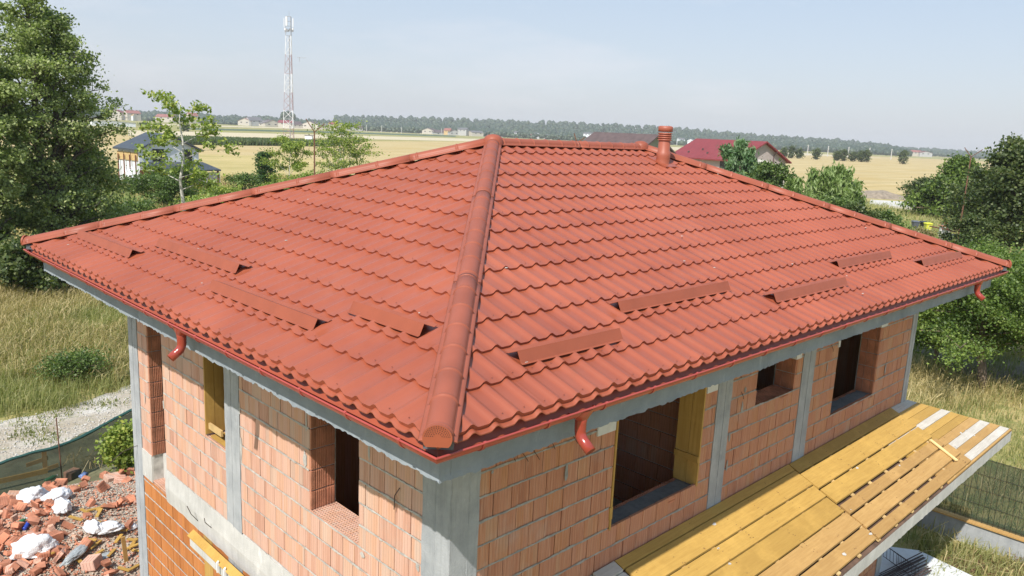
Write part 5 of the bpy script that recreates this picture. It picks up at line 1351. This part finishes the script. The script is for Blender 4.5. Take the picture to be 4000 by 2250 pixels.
# mast
dist = 434.0; c = spot(1133, 500, dist); c.z = 0
mast = thing('lattice_mast', 'tall red and white lattice telecom mast standing in the fields', 'mast', tuple(c))
ys = [545, 500, 430, 360, 288, 213, 140]; zs = [max(0, spot(1133, y, dist).z) for y in ys]; zs[0] = 0
def legr(z_): return 3.55 + (1.75 - 3.55) * z_ / zs[-1]
LA = [vd(1133) + math.pi + a for a in (math.radians(25), math.radians(145), math.radians(265))]
def legp(k, z_): return c + Vector((math.cos(LA[k]) * legr(z_), math.sin(LA[k]) * legr(z_), z_))
for s_ in range(6):
    mt_ = 'steel_white' if s_ % 2 == 1 else 'steel_red'; z0, z1 = zs[s_], zs[s_ + 1]
    mb = MB()
    for k in range(3): mb.tube([legp(k, z0), legp(k, z1)], .16 if mt_ == 'steel_white' else .10, 5)
    n = 2 if s_ < 4 else 2
    for j in range(n):
        za = z0 + (z1 - z0) * j / n; zb = z0 + (z1 - z0) * (j + 1) / n
        for k in range(3):
            k2 = (k + 1) % 3; mb.tube([legp(k, za), legp(k2, zb)], .08 if s_ % 2 else .045, 4); mb.tube([legp(k2, za), legp(k, zb)], .06, 4); mb.tube([legp(k, za), legp(k2, za)], .06, 4)
    mb.build('lattice_section', mt_, mast)
mb = MB(); mb.tube([c, c + up * zs[-1]], .22, 6); mb.build('cable_ladder', 'steel_grey', mast)
mb = MB(); zt = zs[-1]; tp_ = spot(1133, 65, dist).z
for k in range(3): mb.tube([legp(k, zt), legp(k, zt) + up * (tp_ - zt)], .12, 5)
for j in range(5):
    z_ = zt + (tp_ - zt) * j / 4
    for k in range(3): mb.tube([legp(k, zt) + up * (z_ - zt), legp((k + 1) % 3, zt) + up * (z_ - zt)], .07, 4)
mb.tube([c + up * tp_, c + up * (tp_ + 3.0)], .05, 4); mb.build('mast_head', 'steel_grey', mast)
rv = Vector((RGT.x, RGT.y, 0)).normalized(); fv = Vector((FWD.x, FWD.y, 0)).normalized()
for dx, y0, y1, wd_, df in ((-18, 70, 105, .35, 0), (-6, 67, 103, .75, -2.2), (-3, 68, 100, .3, -1.9), (14, 72, 105, .5, 0), (10, 72, 106, .3, 1.6)):
    pa = spot(1133 + dx, y0, dist).z; pb_ = spot(1133 + dx, y1, dist).z; q = c + rv * (dx * dist / 3055) + fv * df
    mb = MB(); mb.obox(q + up * (pa + pb_) / 2, rv * wd_ * .38, fv * .2, up * (pa - pb_) / 2); mb.build('panel_antenna', 'steel_white', mast)
for dx, y0 in ((-15, 113), (-9, 117), (-4, 120), (3, 116), (13, 114), (-13, 122), (12, 121)):
    q = c + rv * (dx * dist / 3055); z_ = spot(1133 + dx, y0, dist).z; mb = MB(); mb.obox(q + up * z_, rv * .35, fv * .4, up * .5); mb.build('radio_unit', 'steel_white' if dx in (-15, 13) else 'steel_grey', mast)
q = c + rv * 4; z_ = spot(1150, 225, dist).z; mb = MB(); mb.tube([q + up * z_, q + up * z_ + rv * 4.5], .10, 4); mb.tube([q + rv * 1.2 + up * (z_ - 2), q + rv * 1.2 + up * (z_ + .4)], .08, 4); mb.build('side_aerial', 'steel_grey', mast)
q = spot(1207, 560, 400); hut = thing('equipment_cabinet', 'pale blue equipment cabinet at the foot of the mast', 'cabinet', (q.x, q.y, 0))
mb = MB(); mb.obox(Vector((q.x, q.y, 1.5)), rv * 1.7, fv * 1.2, up * 1.5); mb.build('cabinet', 'wall_white', hut); mb = MB(); mb.obox(Vector((q.x, q.y, 3.05)), rv * 1.9, fv * 1.4, up * .12); mb.build('cabinet_lid', 'roof_grey', hut)
# Y-headed rusty poles
for px, py, tips, dist, lb in ((1228, 515, ((1195, 464), (1268, 483)), 60, 'rusty Y headed post between the two birches'), (3793, 612, ((3768, 576), (3839, 584)), 82, 'Y headed post rising out of the bright green tree'), (2254, 556, ((2243, 520), (2285, 536)), 48, 'Y headed post tip showing over the main roof ridge')):
    j = spot(px, py, dist); rt = thing('forked_post', lb, 'post', (j.x, j.y, 0))
    mb = MB(); mb.tube([(j.x, j.y, 0), tuple(j)], [.07, .05], 6); mb.build('post_shaft', 'rust', rt)
    for a, b_ in tips:
        e = spot(a, b_, dist); mb = MB(); mb.tube([j, j.lerp(e, .6) - up * .03, e], .035, 5); mb.build('fork_arm', 'rust', rt)
# wire fence posts by the white house
pts = [spot(px, 690, d) for px, d in ((785, 104), (815, 103), (850, 103), (880, 102), (912, 101), (945, 101), (985, 100), (1020, 100))]
fn = thing('wire_fence', 'low wire fence on thin rusty posts right of the white house', 'fence', (pts[0].x, pts[0].y, 0))
for q in pts: mb = MB(); mb.tube([(q.x, q.y, 0), (q.x, q.y, 1.6)], .05, 5); mb.build('fence_post', 'rust', fn)
for z_ in (.5, 1.0, 1.45):
    mb = MB(); mb.tube([(q.x, q.y, z_) for q in pts], .012, 3); mb.build('fence_wire', 'rust', fn)

# ================================================================== NEAR GROUND OBJECTS, LEFT
NET = [(-6, 14.6), (-2, 15.0), (.48, 15.4), (1.7, 15.75), (3.75, 17.0), (8, 19.8)]
nf = thing('net_fence', 'sagging green shade net fence between rubble heap and gravel track', 'fence', (NET[3][0], NET[3][1], 0))
A_ = []; B_ = []; T_ = []
for i in range(len(NET) - 1):
    for k in range(14):
        q = k / 14; x = NET[i][0] * (1 - q) + NET[i + 1][0] * q; y = NET[i][1] * (1 - q) + NET[i + 1][1] * q; s_ = .06 * math.sin(x * 2.1) + .03 * noise.noise((x * 3, 0, 0))
        A_.append((x, y + s_ * .5, 1.0 + s_ * .5)); B_.append((x, y + .05 * noise.noise((x * 2, 4, 0)) - .12, .02)); T_.append((x, y + s_ * .5 - .03, .90 + s_ * .5))
mb = MB(); mb.strip(A_, B_); mb.build('shade_net', 'net_green', nf)
mb = MB(); mb.tube([(x, y, z_ - .03) for x, y, z_ in A_], [.035 + .02 * abs(noise.noise((x, 2, 0))) for x, y, z_ in A_], 6); mb.build('rolled_hem', 'net_fold', nf)
for x, y, h_ in ((1.74, 15.72, 1.68), (-3.5, 14.9, 1.4), (5.5, 18.1, 1.3)):
    mb = MB(); mb.tube([(x, y, 0), (x - .04, y - .02, h_)], .014, 5); mb.build('fence_post', 'rust', nf)
# rubble mound
def mound_h(x, y):
    d = math.hypot((x - .9) / 4.2, (y - 12.6) / 3.1); return max(0, .85 * (1 - d ** 2)) * .8 + .10 * noise.noise((x * 1.1, y * 1.1, 3)) * max(0, 1 - d * .6)
n = 110; V = []; F = []
for i in range(n):
    for j in range(n):
        x = -5.6 + 9.6 * i / (n - 1); y = 8.82 + 6.9 * j / (n - 1); z_ = mound_h(x, y) + .05 * noise.noise((x * 5, y * 5, 1)) + .03 * noise.noise((x * 13, y * 13, 1)) - .02; V.append((x, y, max(.004, z_)))
for i in range(n - 1):
    for j in range(n - 1): F.append((i * n + j, (i + 1) * n + j, (i + 1) * n + j + 1, i * n + j + 1))
np_mesh('rubble_ground', np.array(V), np.array(F), np.full(len(F), .5), 'rubble_sand', None, smooth=True, kind='structure', label='sandy heap under the building rubble')
def in_heap():
    while True:
        y = random.uniform(9.6, 15.6); k_ = random.uniform(-.9, 1.3)
        if k_ < -.1 and random.random() < .6: continue
        x = .09 + (y - 13.77) * .21 + 2.2 * k_
        if y < 15.1 + .25 * noise.noise((x * 2, y * 2, 0)) + .12 * x: return x, y
def across(x, y): return (x - .09 - (y - 13.77) * .21) / 2.2
def in_debris():
    while True:
        x, y = in_heap()
        if random.random() < (1.0 if across(x, y) + .25 * noise.noise((x * 2, y * 2, 7)) < .45 else .25): return x, y
rocks('debris', 15000, in_debris, .008, .058, 'brick_debris', lambda x, y: mound_h(x, y) + .0, 'small brick shards and crumbs covering the rubble heap', .5)
rocks('debris', 15000, in_heap, .006, .036, 'rubble_crumb', lambda x, y: mound_h(x, y) + .01, 'crumbs of mortar and concrete on the rubble heap', .5)
def rotm(): return Matrix.Rotation(random.uniform(0, 6.28), 3, 'Z') @ Matrix.Rotation(random.gauss(0, .5), 3, 'X') @ Matrix.Rotation(random.gauss(0, .5), 3, 'Y')
def chunk(l_, w_, h_, broken=True):
    mb = MB(); v = random.random()
    k = [random.uniform(.5, 1) if broken else 1 for _ in range(2)]
    mb.hexa([(-l_, -w_, -h_), (l_ * k[0], -w_, -h_), (l_ * k[1], w_, -h_), (-l_, w_, -h_), (-l_, -w_, h_), (l_ * k[1], -w_, h_), (l_ * k[0], w_, h_), (-l_, w_, h_)], v)
    n = 4
    for i in range(n):
        y = -w_ + (i + .5) * 2 * w_ / n; mb.box(-l_ - .006, y - w_ / n * .62, -h_ * .86, -l_, y + w_ / n * .55, h_ * .86, v); mb.box(-l_ * .95, y - w_ / n * .7, h_, l_ * .45, y + w_ / n * .55, h_ + .006, v)
    return mb
protos = []
for i in range(14):
    mb = chunk(random.uniform(.07, .15), random.uniform(.05, .11), random.uniform(.012, .055)); o = mb.build('brick_piece', random.choice(('brick_debris', 'brick_salmon', 'brick_rib')), None, label='broken orange hollow brick piece lying in the rubble heap', cat='brick', group='broken bricks in the rubble heap'); protos.append(o)
for i in range(295):
    o = protos[i] if i < len(protos) else protos[i % len(protos)].copy()
    if i >= len(protos): COL.objects.link(o)
    x, y = in_heap(); left = x < -.6 or random.random() < .35
    k_ = 0
    while across(x, y) > .5 and random.random() < .8 and k_ < 6: x, y = in_heap(); k_ += 1
    o.location = (x, y, mound_h(x, y) + random.uniform(.01, .13)); o.rotation_euler = rotm().to_euler()
def put(px, py, z_=None):
    p = ground(px, py)
    for _ in range(4): p = ground(px, py, mound_h(p.x, p.y))
    return p
# whole bricks that stand out
for i, (px, py, rz, lb) in enumerate(((205, 2120, .3, 'large whole hollow brick beside the upright white sack'), (440, 1885, .1, 'whole pale brick casting a shadow near the concrete column'), (235, 1905, 1.0, 'red hollow brick left of the pale whole brick'), (360, 2215, .8, 'hollow brick at the bottom of the rubble heap'), (55, 1955, 1.2, 'hollow brick left of the transparent bag'), (285, 1865, .5, 'pink brick leaning under the blue paper bag'))):
    mb = chunk(.15, .12, .09 if i != 2 else .06, False); p = put(px, py); o = mb.build('hollow_brick', 'brick_debris' if i in (0, 2) else 'brick_salmon', None, label=lb, cat='brick'); o.location = p + up * .09; o.rotation_euler = (random.uniform(-.2, .2), random.uniform(-.15, .15), rz)
def sack(p, sx, sy, sz, rz, name, label, mat, seed, tilt=0):
    bm = bmesh.new(); bmesh.ops.create_icosphere(bm, subdivisions=4, radius=1)
    for v in bm.verts:
        q = v.co.normalized(); n1 = noise.noise(q * 1.6 + Vector((seed, 0, 0))); n2 = noise.noise(q * 4.2 + Vector((seed, 5, 0))); rdg = abs(noise.noise(q * 3.1 + Vector((0, seed, 3))))
        k = 1 + .28 * n1 + .12 * n2 - .30 * rdg; v.co = Vector((q.x * sx * k, q.y * sy * k, max(-.25, q.z) * sz * k))
    for f in bm.faces: f.smooth = True
    me = bpy.data.meshes.new(name); bm.to_mesh(me); bm.free(); me.materials.append(M[mat]); me.attributes.new('var', 'FLOAT', 'FACE')
    o = bpy.data.objects.new(name, me); COL.objects.link(o); o.location = p; o.rotation_euler = (0, tilt, rz); tag(o, label, 'bag'); return o
sack(put(135, 2165) + up * .10, .24, .36, .28, 1.3, 'white_sack', 'bulging white woven sack tied shut, lowest in the rubble heap', 'sack_white', 1)
sack(put(125, 1960) + up * .12, .30, .22, 0.22, .3, 'plastic_bag', 'semi clear white plastic bag at the upper left of the rubble heap', 'sack_white', 2)
sack(put(225, 1960) + up * .12, .34, .22, 0.14, .5, 'white_sack', 'flat white sack spread in the middle of the rubble heap', 'sack_white', 3)
sack(put(245, 2005) + up * .12, .16, .20, 0.19, .2, 'white_sack', 'small crumpled white sack just below the flat one', 'sack_white', 4)
sack(put(365, 2085) + up * .12, .13, .22, 0.16, .4, 'white_sack', 'crumpled white sack with folded top left of the long torn one', 'sack_white', 5)
sack(put(420, 2085) + up * .12, .30, .17, 0.12, -.4, 'white_sack', 'long torn white sack under the wood offcuts', 'sack_white', 6)
sack(put(512, 2065) + up * .03, .12, .10, .08, 0, 'white_sack', 'little white bag by the foot of the concrete column', 'sack_white', 7)
sack(put(300, 2185) + up * .12, .42, .11, .07, .75, 'plastic_sheet', 'crumpled grey plastic sheet across the lower rubble heap', 'sheet_grey', 8)
sack(put(410, 2175) + up * .02, .16, .11, .05, .2, 'plastic_sheet', 'small grey plastic scrap beside the wooden stake', 'sheet_grey', 9)
sack(put(325, 1862) + up * .04, .15, .09, .07, .9, 'paper_bag', 'blue and white paper cement bag at the top of the rubble heap', 'bag_blue', 10)
for px, py, mt_, lb, rz in ((78, 2050, 'bottle_green', 'green plastic bottle in the left rubble', .4), (108, 2058, 'bottle_blue', 'bright blue plastic bottle in the left rubble', .9), (200, 1875, 'bottle_green', 'dark green bottle beside the weeds above the rubble', .2)):
    p = put(px, py) + up * .05; rt = thing('bottle', lb, 'bottle', tuple(p)); d = Vector((math.cos(rz), math.sin(rz), .15))
    mb = MB(); mb.tube([p - d * .15, p - d * .13, p + d * .05, p + d * .11, p + d * .13], [.03, .045, .045, .018, .015], 10); mb.build('bottle_body', mt_, rt, smooth=True)
    mb = MB(); mb.tube([p + d * .13, p + d * .15], .017, 8); mb.build('bottle_cap', 'steel_white', rt)
wp = []
for i in range(26):
    if i < 5: mb = MB(); mb.box(-random.uniform(.10, .24), -.03, -.012, random.uniform(.10, .24), .03, .012); o = mb.build('wood_offcut', 'plank_yellow', None, label='short yellow wood offcut lying on the rubble heap', cat='offcut', group='wood offcuts on the rubble heap'); wp.append(o)
    else: o = wp[i % 5].copy(); COL.objects.link(o)
    p = put(random.uniform(330, 560), random.uniform(1980, 2240)) if i % 4 else put(random.uniform(0, 330), random.uniform(1900, 2240))
    o.location = p + up * .06; o.rotation_euler = (random.gauss(0, .1), random.gauss(0, .12), random.uniform(0, 3.14))
p = put(490, 2195); mb = MB(); mb.obox(p + up * .22, (.035, 0, 0), (0, .02, 0), (-.02, 0, .30)); mb.build('wooden_stake', 'plank_tan', None, origin=tuple(p), label='upright wooden stake among the offcuts near the column', cat='stake')
p = ground(65, 1905); mb = MB(); mb.obox(p + up * .25, (.65, -.02, .0), (0, .02, 0), (0, 0, .06)); mb.build('plank', 'plank_yellow', None, origin=tuple(p), label='yellow plank behind the brown weeds', cat='plank')
p = put(178, 1850); rt = thing('crossed_boards', 'small cross of pale boards standing in front of the net fence', 'boards', tuple(p))
mb = MB(); mb.obox(p + up * .28, (.05, 0, 0), (0, .012, 0), (0, 0, .33)); mb.build('upright_board', 'plank_tan', rt)
for z_, dx in ((.36, -.16), (.12, .05)): mb = MB(); mb.obox(p + up * z_ + Vector((dx, -.02, 0)), (.24, .03, .02), (0, .010, 0), (0, 0, .05)); mb.build('cross_board', 'plank_tan', rt)
mb = MB()
for k in range(40):
    p = ground(random.uniform(240, 480), random.uniform(1790, 1850)); d = Vector((random.uniform(-.4, .4), random.uniform(-.2, .2), 0)); mb.tube([p + up * .1, p + d * .5 + up * random.uniform(.2, .4), p + d + up * random.uniform(.1, .3)], .006, 3, cap=False)
mb.build('dry_stalks', 'dry_grass', None, kind='stuff', label='dry bent stalks along the top of the rubble heap')

# ================================================================== RIGHT GROUND OBJECTS
mf = thing('mesh_fence', 'green welded mesh fence with shade net on a low concrete wall', 'fence', (16, 0, 0))
mb = MB(); mb.box(15.9, -8, 0, 16.1, 12, .50); mb.build('base_wall', 'concrete', mf)
mb = MB(); mb.box(15.86, -8, .50, 16.12, 12, .53); mb.build('wall_board', 'plank_tan', mf)
mb = MB(); mb.quad((16.02, -8, .55), (16.02, 12, .55), (16.02, 12, 2.02), (16.02, -8, 2.02)); mb.build('shade_net', 'net_green', mf)
mb = MB(); y = -8
while y < 12: mb.tube([(16, y, .54), (16, y, 2.04)], .004, 3, cap=False, var=.5); y += .11
for z_ in (.6, .95, 1.3, 1.65, 2.02): mb.tube([(16, -8, z_), (16, 12, z_)], .005, 3, cap=False)
mb.build('wire_mesh', 'bin_black', mf)
for y in (-6, -3.5, -1, 1.5, 4, 6.5, 9): mb = MB(); mb.box(15.98, y - .03, .5, 16.04, y + .03, 2.06); mb.build('fence_post', 'bin_black', mf)
# insulation sheet with rebar bundle
mb = MB(); a, b_, c, d = ground(3440, 2130, .25), ground(3590, 2150, .25), ground(3800, 2250, .25), ground(3400, 2300, .25)
for p_ in (a, b_, c, d): pass
mb.hexa([(q.x, q.y, .12) for q in (a, b_, c, d)] + [(q.x, q.y, .25) for q in (a, b_, c, d)]); mb.build('insulation_board', 'styrofoam', None, origin=(a.x, a.y, .12), label='white insulation board on the ground under the porch edge', cat='board')
rt = thing('rebar_cage', 'dark bundle of rebar and bent stirrups on the white board', 'rebar', tuple(ground(3500, 2200, .3)))
for k in range(16):
    p0 = ground(3600 + k * 2.5, 2165 + k * 5, .30); p1 = ground(3400 + k * 3, 2262 + k * 5, .30); mb = MB(); mb.tube([p0 + up * random.uniform(0, .08), p1 + up * random.uniform(0, .08)], .011, 5); mb.build('rebar', 'rebar', rt)
for k in range(7):
    c = ground(3480 + k * 13, 2170 + k * 9, .35); a = Vector((.16, .06, .05)); b2 = Vector((-.05, .14, .08)); mb = MB(); mb.tube([c - a - b2, c + a - b2, c + a + b2, c - a + b2, c - a - b2], .007, 4); mb.build('stirrup', 'rebar', rt)
mb = MB()
for k in range(260):
    p = ground(random.uniform(3680, 4000), random.uniform(2180, 2260), .1); d = Vector((random.gauss(0, .15), random.gauss(0, .15), random.uniform(-.02, .08))); mb.tube([p, p + d * .5 + up * .05, p + d], .005, 3, cap=False)
mb.build('dead_twigs', 'rust', None, kind='stuff', label='brown dead twigs by the low concrete wall')
P = np.array([tuple(ground(random.uniform(3600, 4050), random.uniform(2130, 2300))) for _ in range(260)]); P = P[P[:, 0] < 15.7]
tufts('dry_grass', 'dry and green weeds at the foot of the low wall', P, .15, .4, 10, 'green_grass', .1, .008, .5, .8)
# wheelie bins
def bin_(px, py, name, mat, label, s_=1.0):
    p = ground(px, py); rt = thing(name, label, 'bin', (p.x, p.y, 0)); ax = rv; ay = fv; c = Vector((p.x, p.y, 0)); mb = MB(); w0, w1, h_ = .25 * s_, .32 * s_, .95
    mb.hexa([c - ax * w0 - ay * w0 + up * .05, c + ax * w0 - ay * w0 + up * .05, c + ax * w0 + ay * w0 + up * .05, c - ax * w0 + ay * w0 + up * .05, c - ax * w1 - ay * w1 + up * h_, c + ax * w1 - ay * w1 + up * h_, c + ax * w1 + ay * w1 + up * h_, c - ax * w1 + ay * w1 + up * h_]); mb.build('bin_body', mat, rt)
    lid = {'bin_yellow_spotted': 'bin_yellow'}.get(mat, mat); mb = MB(); mb.hexa([c - ax * .36 - ay * .38 + up * .95, c + ax * .36 - ay * .38 + up * .95, c + ax * .36 + ay * .36 + up * .97, c - ax * .36 + ay * .36 + up * .97, c - ax * .33 - ay * .34 + up * 1.03, c + ax * .33 - ay * .34 + up * 1.03, c + ax * .33 + ay * .34 + up * 1.09, c - ax * .33 + ay * .34 + up * 1.09]); mb.build('lid', lid, rt)
    for q in (-1, 1): mb = MB(); mb.tube([c + ay * .25 + ax * (.22 * q) + up * .1, c + ay * .25 + ax * (.28 * q) + up * .1], .10, 10); mb.build('wheel', 'bin_black', rt)
bin_(3572, 900, 'wheelie_bin', 'bin_grey', 'grey wheelie bin, leftmost of the three beyond the roof'); bin_(3604, 902, 'wheelie_bin', 'bin_black', 'black wheelie bin half hidden behind the yellow one', .9); bin_(3621, 908, 'wheelie_bin', 'bin_yellow_spotted', 'yellow wheelie bin with white spots')
# ruined wall with posts
p = ground(3690, 940); rw_ = thing('ruined_wall', 'ruined low white wall with brick capped posts near the wheelie bins', 'wall', (p.x, p.y, 0))
mb = MB(); mb.obox(Vector((p.x, p.y, .35)) + rv * 1.6, rv * 1.6, fv * .12, up * .35); mb.build('wall_panel', 'plaster_white', rw_)
for dx, df, h_ in ((-.1, 0, 1.15), (.9, 2.5, 1.2), (2.0, 4.2, 1.35), (3.3, 5.5, 1.3), (3.3, 0, .8)):
    c = Vector((p.x, p.y, 0)) + rv * dx + fv * df; mb = MB(); mb.obox(c + up * h_ / 2, rv * .17, fv * .17, up * h_ / 2); mb.build('post', 'plaster_white', rw_); mb = MB(); mb.obox(c + up * (h_ + .05), rv * .28, fv * .28, up * .05); mb.build('post_cap', 'brick_rib', rw_)
for dx in (.9, 2.4): mb = MB(); mb.obox(Vector((p.x, p.y, .95)) + rv * dx + fv * 2.4, rv * .1, fv * 2.4, up * .05); mb.build('roof_beam', 'timber_red', rw_)
p = ground(3880, 930); mb = MB(); mb.obox(Vector((p.x, p.y, .8)), rv * .14, fv * .14, up * .8); mb.build('white_post', 'plaster_white', None, origin=(p.x, p.y, 0), label='lone white post in the dark bushes right of the ruined wall', cat='post')
# concrete pad beyond
gpoly('concrete_pad', [(3395, 803), (3580, 822), (3690, 828), (3640, 806), (3560, 797), (3400, 788)], 'stone_pale', .35, 'long pale concrete pad beyond the wheelie bins')
mb = MB(); pp = [ground(x, y) for x, y in ((3395, 803), (3580, 822), (3690, 828))]; mb.strip([(q.x, q.y, 0) for q in pp], [(q.x, q.y, .35) for q in pp]); mb.build('pad_edge', 'stone_pale', kind='structure')
p = ground(3430, 772); V = []; n = 24; F = []
for i in range(n):
    for j in range(n):
        a = (i / (n - 1) - .5) * 2; b_ = (j / (n - 1) - .5) * 2; r2 = a * a + b_ * b_; q = Vector((p.x, p.y, 0)) + rv * (a * 5.5) + fv * (b_ * 4); V.append((q.x, q.y, max(-.05, 1.3 * (1 - r2) + .3 * noise.noise((a * 3, b_ * 3, 0)))))
for i in range(n - 1):
    for j in range(n - 1): F.append((i * n + j, (i + 1) * n + j, (i + 1) * n + j + 1, i * n + j + 1))
np_mesh('soil_heap', np.array(V), np.array(F), np.full(len(F), .5), 'dirt_bank', None, smooth=True, kind='structure', label='heap of bare soil at the edge of the stubble field')
gpoly('dirt_track', [(3480, 1330), (3800, 1480), (4200, 1560), (4200, 1380), (3850, 1290), (3560, 1200), (3400, 1200)], 'dirt_bank', .03, 'shaded dirt track below the walnut trees')
mb = MB(); a = ground(3590, 812, .35); b_ = ground(3680, 826, .35)
pw = thing('wooden_poles', 'loose wooden poles lying on the concrete pad', 'poles', tuple(a))
for k in range(4): o_ = Vector((k * .3, -k * .2, .05)); mb = MB(); mb.tube([a + o_, b_ + o_ * 1.5], .06, 5); mb.build('pole', 'timber_pale', pw)

# ================================================================== haze
if HAZE:
    mb = MB(); mb.box(-60, -60, -1.0, 5200, 5200, 92)
    hm = bpy.data.materials.new('haze_air'); hm.use_nodes = True; t = hm.node_tree; t.nodes.clear(); out = t.nodes.new('ShaderNodeOutputMaterial'); pv = t.nodes.new('ShaderNodeVolumePrincipled')
    pv.inputs['Color'].default_value = (.95, .965, 1, 1); pv.inputs['Density'].default_value = .00015; pv.inputs['Anisotropy'].default_value = 0.0
    t.links.new(pv.outputs[0], out.inputs['Volume']); M['haze_air'] = hm
    mb.build('haze', 'haze_air', None, kind='stuff')
